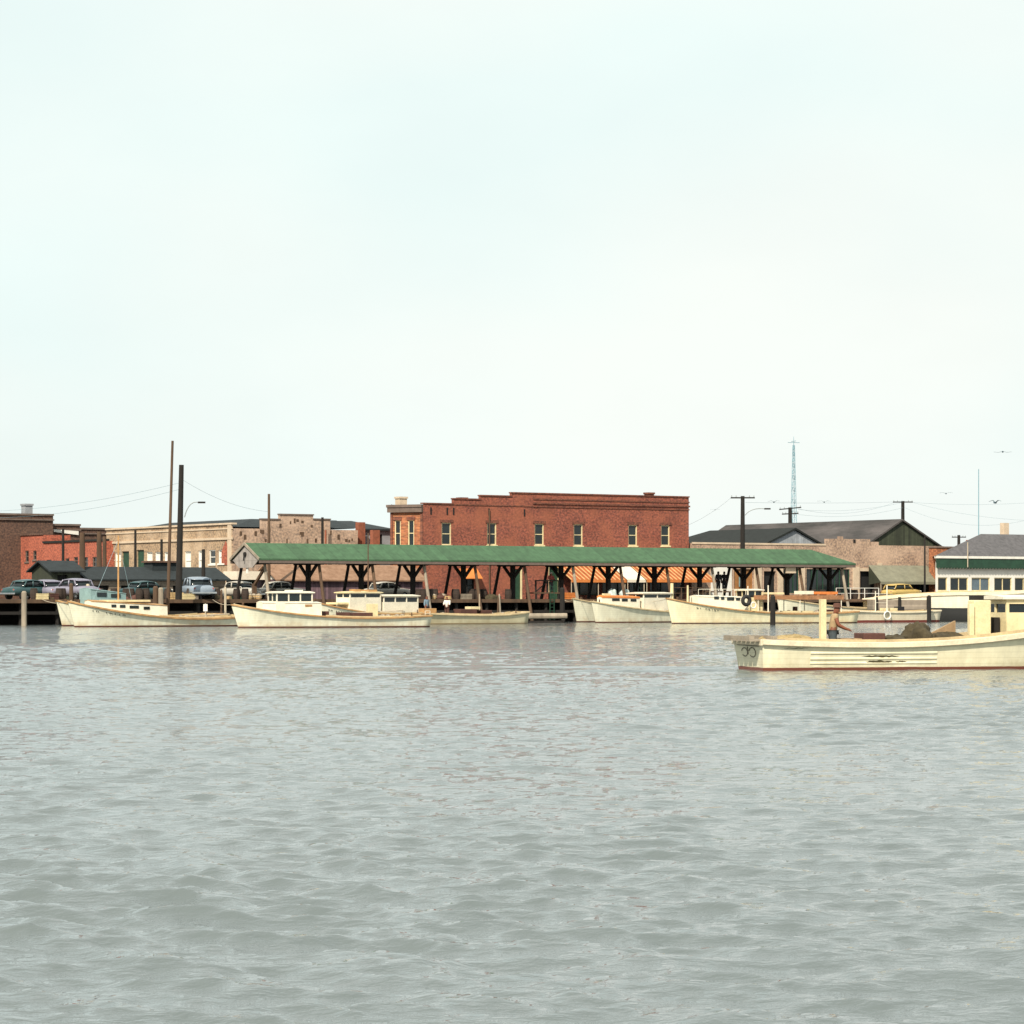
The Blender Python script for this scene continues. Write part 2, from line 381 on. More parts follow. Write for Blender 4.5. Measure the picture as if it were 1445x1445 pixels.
l.new(mixc(n, l, 1, tint.outputs[0], (1,1,1), 'MULTIPLY'), mixw.inputs[7])
vm_ = n.new('ShaderNodeVectorMath'); vm_.operation = 'SCALE'; vm_.inputs['Scale'].default_value = 9.9; l.new(tint.outputs[0], vm_.inputs[0]); l.new(vm_.outputs[0], mixw.inputs[7])
bg = n['Background']; l.new(mixw.outputs[2], bg.inputs[0]); bg.inputs[1].default_value = .083
sl = bpy.data.lights.new('sun', 'SUN'); sl.energy = 5.0; sl.angle = R(.6); sl.color = (1, .91, .76)
so = bpy.data.objects.new('sun', sl); COL.objects.link(so)
d = Vector((sdir.x*math.cos(EL), sdir.y*math.cos(EL), math.sin(EL)))
so.rotation_euler = d.to_track_quat('Z', 'Y').to_euler(); so.location = (0, -20, 60)
scene.view_settings.view_transform = 'Standard'; scene.view_settings.look = 'None'
scene.view_settings.exposure = .3; scene.view_settings.gamma = 1

# ------------------------------------------------------------------ water
def make_water():
    ys = [9.0]
    while ys[-1] < 330:
        y = ys[-1]; ys.append(y + (0.035+0.0013*y+0.000007*y*y))
    ys = np.array(ys); nc = 760
    c = np.linspace(-1, 1, nc)
    Yg = np.repeat(ys[:, None], nc, 1); Xg = c[None, :]*(0.2*Yg+6)
    dy = np.gradient(ys)[:, None]; dx = (2*(0.2*ys+6)/nc)[:, None]
    Z = np.zeros_like(Yg); rs = np.random.RandomState(3)
    ks = []
    for i in range(90):
        lam = .12*(12 ** (rs.rand()**1.15)); ang = R(75)+rs.randn()*R(38)   # heading of travel, mostly across the view line
        k = 2*math.pi/lam; st = .029*(1 if lam > .5 else .9)*(1 if lam < .6 else .72)
        ks.append((k*math.cos(ang), k*math.sin(ang), st/k, rs.rand()*6.28, lam))
    # gusts: slow modulation of the ripple strength
    g = .75+.4*np.sin(Xg*.11+Yg*.045+1)*np.sin(Yg*.09-Xg*.03)+.25*np.sin(Xg*.35-Yg*.13+2)*np.sin(Yg*.21+.6)
    g = np.clip(1.15*g-.1, .18, 1.7)
    Xw = Xg+.25*np.sin(Yg*.31+Xg*.17); Yw = Yg+.3*np.sin(Xg*.43+1)
    DX = np.zeros_like(Yg); DY = np.zeros_like(Yg)
    for kx, ky, a, ph, lam in ks:
        fade = np.clip((lam/np.maximum(dy*abs(ky)/math.hypot(kx,ky), dx*abs(kx)/math.hypot(kx,ky))-2.2)/2, 0, 1)
        s_ = np.sin(kx*Xw+ky*Yw+ph)
        am_ = fade*a*g; Z += am_*s_; cs_ = np.cos(kx*Xw+ky*Yw+ph)*am_*1.15; kk_ = math.hypot(kx,ky); DX += cs_*kx/kk_; DY += cs_*ky/kk_
    # stern wake of the passing boat
    for (x0, y0, sl_, am) in ((7.2, 84.0, .03, .10), (7.4, 87.0, -.06, .07)):
        tt = x0-Xg; yl = y0-tt*sl_*4
        env = np.clip(tt/1.5, 0, 1)*np.exp(-np.clip(tt, 0, None)/7.0)
        Z += am*env*np.cos((Yg-yl)*3.2)*np.exp(-((Yg-yl)/1.4)**2)
    Xg = Xg+DX; Yg = Yg+DY; nr = len(ys)
    X2 = np.concatenate([np.full((nr,1),-600.), Xg, np.full((nr,1),600.)], 1); Y2 = np.concatenate([Yg[:,:1],Yg,Yg[:,:1]],1)
    Z2 = np.concatenate([np.zeros((nr,1)),Z,np.zeros((nr,1))],1)
    X2 = np.concatenate([X2[:1],X2,X2[:1]],0); Y2 = np.concatenate([np.full_like(Y2[:1],-400.),Y2,np.full_like(Y2[:1],700.)],0); Z2 = np.concatenate([Z2[:1]*0,Z2,Z2[:1]*0],0)
    r_, c_ = X2.shape; co_ = np.stack([X2,Y2,Z2],-1).reshape(-1,3).astype(np.float32)
    idx = np.arange(r_*c_).reshape(r_,c_)
    q = np.stack([idx[:-1,:-1],idx[:-1,1:],idx[1:,1:],idx[1:,:-1]],-1).reshape(-1,4).astype(np.int32)
    me = bpy.data.meshes.new('water'); me.vertices.add(len(co_)); me.vertices.foreach_set('co', co_.ravel())
    me.loops.add(q.size); me.loops.foreach_set('vertex_index', q.ravel())
    me.polygons.add(len(q)); me.polygons.foreach_set('loop_start', np.arange(0,q.size,4,dtype=np.int32))
    me.polygons.foreach_set('use_smooth', np.ones(len(q), dtype=bool))
    me.update(calc_edges=True); me.validate()
    m, n, l, b = nt('harbour water')
    tc = n.new('ShaderNodeTexCoord'); mp = n.new('ShaderNodeMapping'); mp.inputs['Scale'].default_value = (1, 1.5, 1); l.new(tc.outputs['Object'], mp.inputs[0])
    a = n.new('ShaderNodeTexNoise'); a.inputs['Scale'].default_value = 6; a.inputs['Detail'].default_value = 4; a.inputs['Roughness'].default_value = .6; l.new(mp.outputs[0], a.inputs['Vector'])
    a2 = n.new('ShaderNodeTexNoise'); a2.inputs['Scale'].default_value = 1.1; a2.inputs['Detail'].default_value = 3; l.new(mp.outputs[0], a2.inputs['Vector'])
    bp = n.new('ShaderNodeBump'); bp.inputs['Strength'].default_value = .5; bp.inputs['Distance'].default_value = .05
    l.new(math_n(n, l, 'ADD', a.outputs['Fac'], math_n(n, l, 'MULTIPLY', a2.outputs['Fac'], 2.2)), bp.inputs['Height']); l.new(bp.outputs[0], b.inputs['Normal'])
    b.inputs['Base Color'].default_value = (.112,.132,.134,1); b.inputs['Roughness'].default_value = .03; b.inputs['IOR'].default_value = 1.33
    me.materials.append(m)
    o = bpy.data.objects.new('water', me); COL.objects.link(o); tag(o, kind='structure')
make_water()

# ------------------------------------------------------------------ street and quay
o = MB()
EDGE = 6.0
pts = [W2(-220, EDGE), W2(420, EDGE), W2(420, 400), W2(-220, 400)]
o.prism([(p.x, p.y) for p in pts], -3, GZ-.012); tag(o.build('street', 'asphalt'), kind='structure')
q = SThing('timber_pier', 'long dark creosoted timber pier along the harbour edge under the green shed', 'pier', 0, .4, 0)
m_ = q.mb(); m_.box((-60,.4,1.72), (110,EDGE+.02,GZ)); m_.build('deck', 'pier_plank', q.root)
m_ = q.mb(); m_.box((-60,.18,1.72), (110,.397,GZ+.02)); m_.build('edge_beam', 'brown_wood', q.root)
m_ = q.mb(); m_.box((-60,.25,.82), (110,.42,1.06)); m_.build('wale', 'dark_wood', q.root)
m_ = q.mb(); m_.box((-60,EDGE-.25,-1), (110,EDGE-.05,1.71)); m_.build('bulkhead', 'dark_wood', q.root)
m_ = q.mb()
for k in range(50): m_.tube((-58+k*3.1,.62,-1.5), (-58+k*3.1,.62,1.715), .17, .16)
for k in range(50): m_.tube((-57+k*3.1,3.2,-1.5), (-57+k*3.1,3.2,1.715), .17, .16)
po = m_.build('pile', 'dark_wood', q.root); tag(po, kind='stuff')

# ------------------------------------------------------------------ the green shed
LEN = T(1208, 0); SW = 5.2
sh = SThing('boat_shed', 'long open boat shed with a green gabled roof on timber posts along the pier', 'shed', 0, 0)
ze = ZS(788, 0, 0); zr = ZS(766, 0, SW/2); hip = 3.4
def roof_pts(t0, t1, ov=0):
    return [(t0,0,ze),(t1,0,ze),(t1,SW,ze),(t0,SW,ze),(t0,SW/2,zr),(t1-hip,SW/2,zr)]
rp = roof_pts(0, LEN); dz = -.14
m_ = sh.mb(); m_.add(rp+[(p[0],p[1],p[2]+dz) for p in rp], [(0,1,5,4),(1,2,5),(2,3,4,5),(0+6,4+6,5+6,1+6),(1+6,5+6,2+6),(2+6,5+6,4+6,3+6),(0,4,10,6),(4,3,9,10),(0,6,7,1),(1,7,8,2),(2,8,9,3)])
m_.build('roof', 'green_roof', sh.root)
m_ = sh.mb()
m_.box((.03,.02,ze-.38), (LEN-.03,.12,ze-.145)); m_.box((.03,SW-.12,ze-.38), (LEN-.03,SW-.02,ze-.145)); m_.box((LEN-.13,.125,ze-.38), (LEN-.03,SW-.125,ze-.145))
m_.build('fascia', 'fascia', sh.root)
m_ = sh.mb(); m_.ext([(.1,.2,ze-.16),(.1,SW-.2,ze-.16),(.1,SW/2,zr-.2)], (.08,0,0))
m_.ext([(.1,.45,ze-.17),(.1,SW-.45,ze-.17),(.1,SW-1.4,ze-.75),(.1,1.4,ze-.75)], (.08,0,0))
m_.build('gable_panel', 'gable', sh.root)
m_ = sh.mb(); m_.bar((-.02,.0,ze-.06),(-.02,SW/2,zr-.06),.07,.22); m_.bar((-.02,SW/2,zr-.06),(-.02,SW,ze-.06),.07,.22); m_.build('barge_board', 'grey_wood', sh.root)
m_ = sh.mb(); m_.tube((-.03,SW/2,zr-.95),(.1,SW/2,zr-.95),.2,.2,10); m_.bar((-.03,SW/2,zr-.95),(-.1,SW/2,zr-1.5),.08); m_.build('lamp_bracket', 'dark_wood', sh.root)
zb = ze-.36
bents = []
tb = .9
while tb < LEN-1: bents.append(tb); tb += (LEN-2.0)/12
for k, t in enumerate(bents):
    m_ = sh.mb(); m_.box((t-.13,.25,zb-.12),(t+.13,SW-.25,zb+.14)); m_.build('tie_beam', 'dark_wood', sh.root)
    if k > 0:
        m_ = sh.mb(); m_.box((t-.17,SW/2-.17,GZ),(t+.17,SW/2+.17,zb-.12)); m_.build('centre_post', 'dark_wood', sh.root)
        m_ = sh.mb()
        for s_ in (-1,1): m_.bar((t,SW/2+s_*.12,zb-1.15),(t,SW/2+s_*1.45,zb-.1),.2,.2)
        m_.build('knee_brace', 'dark_wood', sh.root)
    m_ = sh.mb(); m_.tube((t,-.75,-1),(t,.75,zb-.1),.15,.13); m_.build('front_leg', 'brown_wood' if k % 3 else 'grey_wood', sh.root)
    m_ = sh.mb(); m_.tube((t,SW+.55,GZ),(t,SW-.45,zb-.1),.15,.13); m_.build('back_leg', 'dark_wood', sh.root)
m_ = sh.mb()
for y_ in (.5, SW-.7): m_.box((.3,y_,zb+.15),(LEN-.3,y_+.2,ze-.2+.02))
m_.build('wall_plate', 'dark_wood', sh.root)
m_ = sh.mb(); m_.bar((.9,.75,zb-.4),(.9,SW/2-.1,zb-1.8),.2); m_.box((.75,SW/2-.2,GZ),(1.05,SW/2+.1,zb-1.7)); m_.build('end_post', 'brown_wood', sh.root)
m_ = sh.mb(); m_.box((.2,SW/2-.22,ze-1.2),(.26,SW/2+.1,ze-.3)); m_.build('white_board', 'white2', sh.root)
m_ = sh.mb(); ts = T(1116, .3); m_.box((ts-.6,.28,ze-.95),(ts+.6,.36,ze-.4)); m_.build('hanging_sign', 'tan_trim', sh.root)

# ------------------------------------------------------------------ brick building
vb = 14.0; tl, tr = T(597, vb), T(972, vb)
bk = SThing('brick_building', 'two storey red brick building with stepped parapet and six upper windows behind the shed', 'building', tl, vb)
cw = W2(tl, vb); ce = cw+Vector((-.9,.43)).normalized()*3.3; cb_ = ce+Vector((.12,1)).normalized()*13
cs, cbs = toS(ce), toS(cb_)
zt = ZS(711, tl, vb)
Wf = Wall((tl,vb),(1,0),(0,1)); L_ = tr-tl
def ta(px, v=vb): return T(px, v)-tl
ops = []; win = []
for px in (630,694,761,816,893,939):
    c = ta(px); Yc = YY(c+tl, vb); z0, z1 = ZP(770 if px > 800 else 769, Yc), ZP(737.5+(px-630)*.012, Yc)
    win.append((c-.52, c+.52, z0, z1)); ops.append(win[-1])
gd = [(ta(651),ta(669),GZ+.6,ZS(816,tl+ta(660),vb)), (ta(721),ta(737),GZ,ZS(803,tl+ta(729),vb)), (ta(774),ta(790),GZ,5.1), (ta(806),ta(845),GZ+.4,4.6), (ta(850),ta(884),GZ+.4,4.6), (ta(888),ta(912),GZ,4.6), (ta(917),ta(966),GZ+.4,4.6)]
m_ = bk.mb(); Wf.face(m_, 0, L_, GZ, zt, ops+gd)
poly = [(tr,vb),(tr,vb+13),(cbs.x,cbs.y),(cs.x,cs.y)]
for a, b in zip(poly[:3], poly[1:]): m_.add([(*a,GZ),(*b,GZ),(*b,zt),(*a,zt)], [(0,1,2,3)])
m_.build('wall', 'brick', bk.root)
m_ = bk.mb(); m_.add([(tl,vb,zt-.45),(tr,vb,zt-.45),(tr,vb+13,zt-.45),(cbs.x,cbs.y,zt-.45),(cs.x,cs.y,zt-.45)], [(0,1,2,3,4)]); m_.build('roof', 'black_roof', bk.root)
m_ = bk.mb()
z3 = ZS(697, tl+ta(760), vb)
steps = [(0, ta(640), 0), (ta(640),ta(678),ZS(705,tl+ta(660),vb)-zt), (ta(678),ta(722),ZS(700.5,tl+ta(700),vb)-zt), (ta(722),L_,z3-zt)]
for a0,a1,hh in steps[1:]: Wf.box(m_, a0, a1, zt+.002, zt+hh, 0, .35)
m_.box((tr-.35,vb+.352,zt+.002),(tr,vb+13,z3))
m_.build('parapet', 'brick', bk.root)
m_ = bk.mb()
for a0,a1,hh in steps: Wf.box(m_, a0-.05, a1+.02 if a1 < L_ else a1+.06, zt+hh+.002, zt+hh+.12, -.08, .42)
m_.build('coping', 'brick_trim', bk.root)
m_ = bk.mb(); a7 = ta(752)
for zz, pr, hh in ((z3-.55,.06,.14),(z3-.95,.10,.16),(z3-1.25,.06,.12)): Wf.box(m_, a7, L_+pr, zz, zz+hh, -pr, -.002)
Wf.box(m_, ta(642), a7-.05, z3-1.22, z3-1.1, -.05, -.002)
m_.build('corbel_course', 'brick_trim', bk.root)
for px in (608,631,640,690,740):
    m_ = bk.mb(); a = ta(px); Wf.box(m_, a-.07, a+.07, zt-.95, zt-.3, -.04, -.003); m_.build('scupper', 'void', bk.root)
for w_ in win:
    fo = Wf.window(bk, *w_, frame='cream', pane='glass')
    m_ = bk.mb(); Wf.box(m_, w_[0]-.18, w_[1]+.18, w_[3]+.003, w_[3]+.28, -.05, .05); m_.build('lintel', 'brick_trim', fo)
Wf.window(bk, *gd[0], frame='dark_wood', pane='glass', mull=1)
for g_ in gd[1:3]:
    d_ = Wf.void(bk, *g_, name='door', m='green_trim'); m_ = bk.mb(); Wf.box(m_, g_[1]-.12, g_[1], g_[2], g_[3], .02, .18); Wf.box(m_, g_[0], g_[0]+.1, g_[2], g_[3], .02, .18); m_.build('door_frame', 'cream', d_)
for g_ in gd[3:]: Wf.window(bk, *g_, frame='green_trim', pane='glass', mull=2, sash=False, sill=False, name='shop_window')
m_ = bk.mb(); a0, a1 = ta(648), ta(673); z_ = gd[0][3]
m_.add([Wf.p(a0,0,z_+.9),Wf.p(a1,0,z_+.9),Wf.p(a1,-1.0,z_),Wf.p(a0,-1.0,z_),Wf.p(a0,0,z_+.84),Wf.p(a1,0,z_+.84),Wf.p(a1,-1.0,z_-.06),Wf.p(a0,-1.0,z_-.06)], [(0,1,2,3),(7,6,5,4),(3,2,6,7),(1,2,6,5),(0,3,7,4)]); m_.build('small_awning', 'orange', bk.root)
m_ = bk.mb(); m_.path([Wf.p(ta(690),-.08,GZ),Wf.p(ta(690),-.08,zt-.4)], .07); m_.build('downspout', 'brown_wood', bk.root)
# corner front
dch = Vector((cs.x-tl, cs.y-vb)); Lc = dch.length; inw = Vector((-dch.y, dch.x)); inw = inw if inw.y > 0 else -inw
Wc = Wall((tl,vb), dch, inw)
zc = ZS(713, tl, vb)
wc = [(Lc*.28,Lc*.28+.62,ZS(771,tl,vb+1),ZS(734,tl,vb+1)), (Lc*.70,Lc*.70+.62,ZS(771,tl,vb+1),ZS(734,tl,vb+1))]
gc = [(Lc*.3,Lc*.75,GZ,4.8)]
m_ = bk.mb(); Wc.face(m_, 0, Lc, GZ, zt-.3, wc+gc); m_.build('corner_front', 'brick_orange', bk.root)  # brighter brick than the front wall: sun on this face put into the colour
for x in wc:
    fo = Wc.window(bk, *x, frame='cream', pane='glass')
    m_ = bk.mb(); Wc.box(m_, x[0]-.12, x[1]+.12, x[3]+.003, x[3]+.3, -.07, .05); m_.build('lintel', 'brick_trim', fo)
Wc.void(bk, *gc[0], name='entrance')
m_ = bk.mb(); Wc.box(m_, .0, Lc+.25, zt-.75, zt-.3, -.3, -.003); Wc.box(m_, .0, Lc+.32, zt-.298, zt-.05, -.38, .3); m_.build('cornice', 'fascia', bk.root)
m_ = bk.mb()
for a in (.08, Lc-.12):
    m_ = bk.mb(); Wc.box(m_, a-.08, a+.16, GZ, zt-.76, -.1, -.003); m_.build('pilaster', 'brick_trim', bk.root)
for (px, y0, y1, vv, mm, ww) in ((566,701,712,vb+5,'tan_trim',.8),(916,695,702,vb+7,'brick_trim',.7),(652,702,706,vb+2,'brick_trim',.7)):
    t = T(px, vv); z1 = ZS(y0, t, vv); m_ = bk.mb(); m_.box((t-ww/2,vv-ww/2,zt-.5),(t+ww/2,vv+ww/2,z1-.18)); m_.box((t-ww/2-.07,vv-ww/2-.07,z1-.178),(t+ww/2+.07,vv+ww/2+.07,z1)); m_.build('chimney', mm, bk.root)
# shop awnings over the pavement
def awning(px0, px1, label, m, vf=11.0, vk=13.93, zf=None, zk=5.35, side=None, name='awning'):
    t0, t1 = T(px0, vf), T(px1, vf); zf = zf or ZS(818, (t0+t1)/2, vf)
    s_ = SThing(name, label, 'awning', t0, vf, GZ)
    m_ = s_.mb(); th = .05
    a = [(t0,vf,zf),(t1,vf,zf),(t1,vk,zk),(t0,vk,zk)]
    m_.add(a+[(p[0],p[1],p[2]-th) for p in a], [(0,1,2,3),(7,6,5,4),(0,4,5,1),(1,5,6,2),(2,6,7,3),(3,7,4,0)]); m_.build('canvas', m, s_.root)
    m_ = s_.mb(); m_.box((t0,vf-.03,zf-.26),(t1,vf-.002,zf+.01)); m_.build('valance', m if m != 'awning' else 'orange', s_.root)
    if side:
        for t in (t0+.03,t1-.06): m_ = s_.mb(); m_.ext([(t,vf+.01,zf-.06),(t,vk,zk-.06),(t,vk,zf-.3)],(.03,0,0)); m_.build('side_panel', side, s_.root)
    m_ = s_.mb()
    k = max(2, int((t1-t0)/3)+1)
    for i in range(k):
        t = t0+.1+(t1-t0-.2)*i/(k-1); m_.tube((t,vf+.1,GZ),(t,vf+.1,zf-.05),.04)
    m_.build('post', 'pale_wood', s_.root); return s_
awning(806, 884, 'orange striped awning reaching from behind the orange crate to the white awning', 'awning')
awning(885.5, 911, 'plain white awning between two orange striped awnings', 'awning_w')
awning(912.5, 1010, 'orange striped awning right of the white awning, past the brick corner', 'awning')

# ------------------------------------------------------------------ buff building, left
vt = 20.0; tc_ = T(328, vt); te = T(505, vt)
ve = VV(150, tc_)
tb_ = SThing('buff_building', 'long buff brick building with stepped side wall and a row of pale windows', 'building', tc_, vt)
zt2 = ZS(740, tc_, vt)
Wa = Wall((tc_,vt),(0,1),(1,0)); La = ve-vt
def va(px): return VV(px, tc_)-vt
ops = []
wl = [(158,778,803,'g'),(166.5,780,803,'w'),(177,778,803,'d'),(198,776,803,'d'),(211,779,803,'w'),(223,779,803,'w'),(236,779,803,'w'),(265,778,804,'w'),(284,777,803,'w'),(299.5,776,796,'g'),(312.5,776,795,'w')]
for px, y0, y1, k in wl:
    a = va(px); Yc = YY(tc_, vt+a); ww = .62 if k != 'd' else .8
    ops.append((a-ww, a+ww, ZP(y1, Yc), ZP(y0, Yc)))
m_ = tb_.mb(); Wa.face(m_, 0, La, GZ, zt2, ops, .2)
m_.add([(tc_,ve,GZ),(te,ve,GZ),(te,ve,zt2-.5),(tc_,ve,zt2-.5)], [(0,1,2,3)]); m_.add([(te,ve,GZ),(te,vt,GZ),(te,vt,zt2-.5),(te,ve,zt2-.5)], [(0,1,2,3)])
m_.build('front_wall', 'tan', tb_.root)
for o_, (px,y0,y1,k) in zip(ops, wl):
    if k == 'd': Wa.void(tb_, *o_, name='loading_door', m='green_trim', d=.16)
    else: Wa.window(tb_, *o_, frame='white2', pane='glass' if k == 'g' else 'white2', sill=True)
m_ = tb_.mb(); Wa.box(m_, -.1, La, zt2-1.35, zt2-1.15, -.12, -.003); Wa.box(m_, -.1, La, zt2+.002, zt2+.16, -.14, .4); Wa.box(m_, -.1, La, zt2-.42, zt2-.3, -.07, -.003)
m_.build('cornice', 'tan_trim', tb_.root)
m_ = tb_.mb(); Wa.box(m_, .1, .8, GZ, zt2-.01, -.1, -.003); m_.build('corner_pilaster', 'tan_trim', tb_.root)
a = va(324); Wl = VV(319, tc_)-vt
m_ = tb_.mb(); zr0, zr1 = ZP(797, YY(tc_, vt+Wl)), ZP(764, YY(tc_, vt+Wl))
m_.ext([Wa.p(Wl-.75,-.02,zr0),Wa.p(Wl+.75,-.02,zr0),Wa.p(Wl+.75,-.02,zr1-.9),Wa.p(Wl,-.02,zr1),Wa.p(Wl-.75,-.02,zr1-.9)], (-.05,0,0)); m_.build('red_panel', 'red_wall', tb_.root)
Ws = Wall((tc_,vt),(1,0),(0,1)); Ls = te-tc_
def sa(px): return T(px, vt)-tc_
m_ = tb_.mb(); Ws.face(m_, 0, Ls, GZ, zt2-.35)
for p0, p1, y in ((369,395,733.5),(395,442,727),(442,466,733.5)):
    Ws.box(m_, sa(p0), sa(p1), zt2-.348, ZS(y, tc_+sa((p0+p1)/2), vt), 0, .35)
m_.build('side_wall', 'tan_pink', tb_.root)
m_ = tb_.mb()
for p0, p1, y in ((369,394.8,733.5),(395,442,727),(442.2,466,733.5)):
    z_ = ZS(y, tc_+sa((p0+p1)/2), vt); Ws.box(m_, sa(p0)-.05, sa(p1)+.05, z_+.002, z_+.12, -.08, .4)
m_.build('coping', 'fascia', tb_.root)
rr = random.Random(5)
for (px, y) in ((340,752),(346,757),(361,752),(368,749),(371,750),(380,748),(375,762),(396,741),(410,737),(416,734),(420,734),(427,736),(440,742),(405,763),(424,752),(427,753),(434,763),(446,762),(467,751),(478,757),(489,762),(493,763),(497,761)):
    m_ = tb_.mb(); a = sa(px); z_ = ZS(y, tc_+a, vt); w_ = rr.uniform(.08,.17); h_ = rr.uniform(.12,.28)
    Ws.box(m_, a-w_, a+w_*.7, z_-h_, z_+h_*.6, -.02, -.004); m_.build('missing_plaster', 'brown_wood', tb_.root)
m_ = tb_.mb(); zr2 = ZS(735, te, vt+6)
m_.add([(tc_+.45,vt+.45,zt2-.2),(te,vt+.45,zt2-.2),(te,ve-.1,zt2-.2),(tc_+.45,ve-.1,zt2-.2),(tc_+4,vt+4,zr2),(te,vt+4,zr2),(te,ve-4,zr2),(tc_+4,ve-6,zr2)], [(0,1,5,4),(1,2,6,5),(2,3,7,6),(3,0,4,7),(4,5,6,7)]); m_.build('roof', 'slate_roof', tb_.root)
for px, y0, vv in ((508.5,737,vt+.9),(529,748,vt-1.6)):
    t = T(px, vv); m_ = tb_.mb(); m_.box((t-.35,vv-.3,zt2-5),(t+.35,vv+.3,ZS(y0,t,vv))); m_.build('chimney', 'brick_red', tb_.root)
# grey annexe between the buff building and the brick one
an = SThing('annexe', 'low grey rendered annexe with dark flat roof between buff building and brick corner', 'building', T(503,22), 22)
t0, t1 = T(503,22), T(556,22); z_ = ZS(746, t0, 22)
m_ = an.mb(); Wx = Wall((t0,22),(1,0),(0,1)); oo = [(2.2,2.8,z_-1.4,z_-.5)]
Wx.face(m_, 0, t1-t0, GZ, z_, oo); m_.add([(t1,22,GZ),(t1,30,GZ),(t1,30,z_),(t1,22,z_)],[(0,1,2,3)]); m_.build('wall', 'grey_chim', an.root)
Wx.window(an, *oo[0], frame='dark_wood')
m_ = an.mb(); m_.add([(t0-.1,21.7,z_),(t1,21.7,z_),(t1,30,ZS(735,t1,30)),(t0-.1,30,ZS(735,t0,30)),(t0-.1,21.7,z_-.15),(t1,21.7,z_-.15)],[(0,1,2,3),(0,1,5,4)]); m_.build('roof', 'slate_roof', an.root)

# ------------------------------------------------------------------ red buildings, far left
def block(name, label, px0, px1, t, ytop, depth, m, wins=(), roofm='black_roof', frame='fascia', coping='brown_wall', pane='glass', vis_from=None):
    v0, v1 = VV(px1, t), VV(px0, t); z_ = ZP(ytop, YY(t, (v0+v1)/2))
    s_ = SThing(name, label, 'building', t, v0); Wl_ = Wall((t,v0),(0,1),(1,0))
    ops = []
    for (px,y0,y1,ww) in wins:
        a = VV(px,t)-v0; Yc = YY(t,v0+a); ops.append((a-ww,a+ww,ZP(y1,Yc),ZP(y0,Yc)))
    m_ = s_.mb(); Wl_.face(m_, 0, v1-v0, GZ, z_, ops)
    for a,b in (((t,v0),(t+depth,v0)),((t+depth,v0),(t+depth,v1)),((t+depth,v1),(t,v1))): m_.add([(*a,GZ),(*b,GZ),(*b,z_),(*a,z_)],[(0,1,2,3)])
    m_.build('wall', m, s_.root)
    m_ = s_.mb(); m_.add([(t,v0,z_-.3),(t+depth,v0,z_-.3),(t+depth,v1,z_-.3),(t,v1,z_-.3)],[(0,1,2,3)]); m_.build('roof', roofm, s_.root)
    m_ = s_.mb(); Wl_.box(m_, -.02, v1-v0, z_+.002, z_+.2, -.12, .4); m_.build('coping', coping, s_.root)
    for o_ in ops: Wl_.window(s_, *o_, frame=frame, pane=pane)
    return s_, z_, Wl_, v0, v1
def front_block(label, px0, px1, v0, ytop, depth, m):
    t0, t1 = T(px0,v0), T(px1,v0); z_ = ZS(ytop,(t0+t1)/2 if px0 > 0 else t1,v0); s_ = SThing('brown_building', label, 'building', t0, v0)
    m_ = s_.mb(); q_ = [(t0,v0),(t1,v0),(t1,v0+depth),(t0,v0+depth)]
    for a, b in zip(q_, q_[1:]+q_[:1]): m_.add([(*a,GZ),(*b,GZ),(*b,z_),(*a,z_)],[(0,1,2,3)])
    m_.build('wall', m, s_.root)
    m_ = s_.mb(); m_.add([(*p,z_-.3) for p in q_],[(0,1,2,3)]); m_.build('roof', 'black_roof', s_.root)
    m_ = s_.mb(); m_.box((t0-.1,v0-.12,z_+.002),(t1+.05,v0+.4,z_+.2)); m_.box((t0-.15,v0-.16,z_-.5),(t1+.06,v0-.003,z_-.36)); m_.build('coping', 'fascia', s_.root)
    return t0, t1, z_
front_block('tall dark brown brick building with a grey chimney at the far left', -60, 75, 66, 728, 9, 'brown_wall')
vc_ = 68; tq = T(38,vc_); z1_ = ZS(711,tq,vc_); z0_ = ZS(729,tq,vc_)-.3
s_ = SThing('chimney_stack', 'square grey chimney stack on top of the tall brown building', 'chimney', tq, vc_, z0_)
m_ = s_.mb(); m_.box((tq-.42,vc_-.5,z0_),(tq+.42,vc_+.5,z1_-.2)); m_.build('shaft', 'grey_chim', s_.root); m_ = s_.mb(); m_.box((tq-.5,vc_-.6,z1_-.198),(tq+.5,vc_+.6,z1_)); m_.build('cap', 'grey_chim', s_.root)
a_ = front_block('lower dark brown building with a white sloping strip above the red wall', 75.3, 113, 67.5, 742, 8, 'brown_wall')
front_block('dark brown building with flat cornice next to the long buff building', 113.3, 160, 69, 747.5, 8, 'brown_wall')
vs_ = 67.3; ta_, tb2_ = T(76,vs_), T(111,vs_); ss = SThing('sign_strip', 'white sloping boarded strip under the brown cornice above the red wall', 'board', ta_, vs_, ZS(750,ta_,vs_))
m_ = ss.mb(); m_.ext([(ta_,vs_,ZS(750.5,ta_,vs_)),(tb2_,vs_,ZS(755,tb2_,vs_)),(tb2_,vs_,ZS(749.5,tb2_,vs_)),(ta_,vs_,ZS(747,ta_,vs_))],(0,.08,0)); m_.build('board', 'white2', ss.root)
block('red_building', 'low salmon red building with four small windows at the far left', -40, 61, 7.6, 757, 3, 'red_wall', [(8,783,797,.5),(22,783,797,.5),(38,777,793,.45),(49,777,790,.45)], 'black_roof')
block('red_building', 'salmon red wall building with dark brown eave and poles in front', 61.2, 149, 7.2, 765, 3, 'red_wall', [(69,790,800,.5),(95,788,798,.5),(107,786,797,.5),(121,786,800,.5),(134,786,800,.6)], 'brown_wall', coping='black_roof')
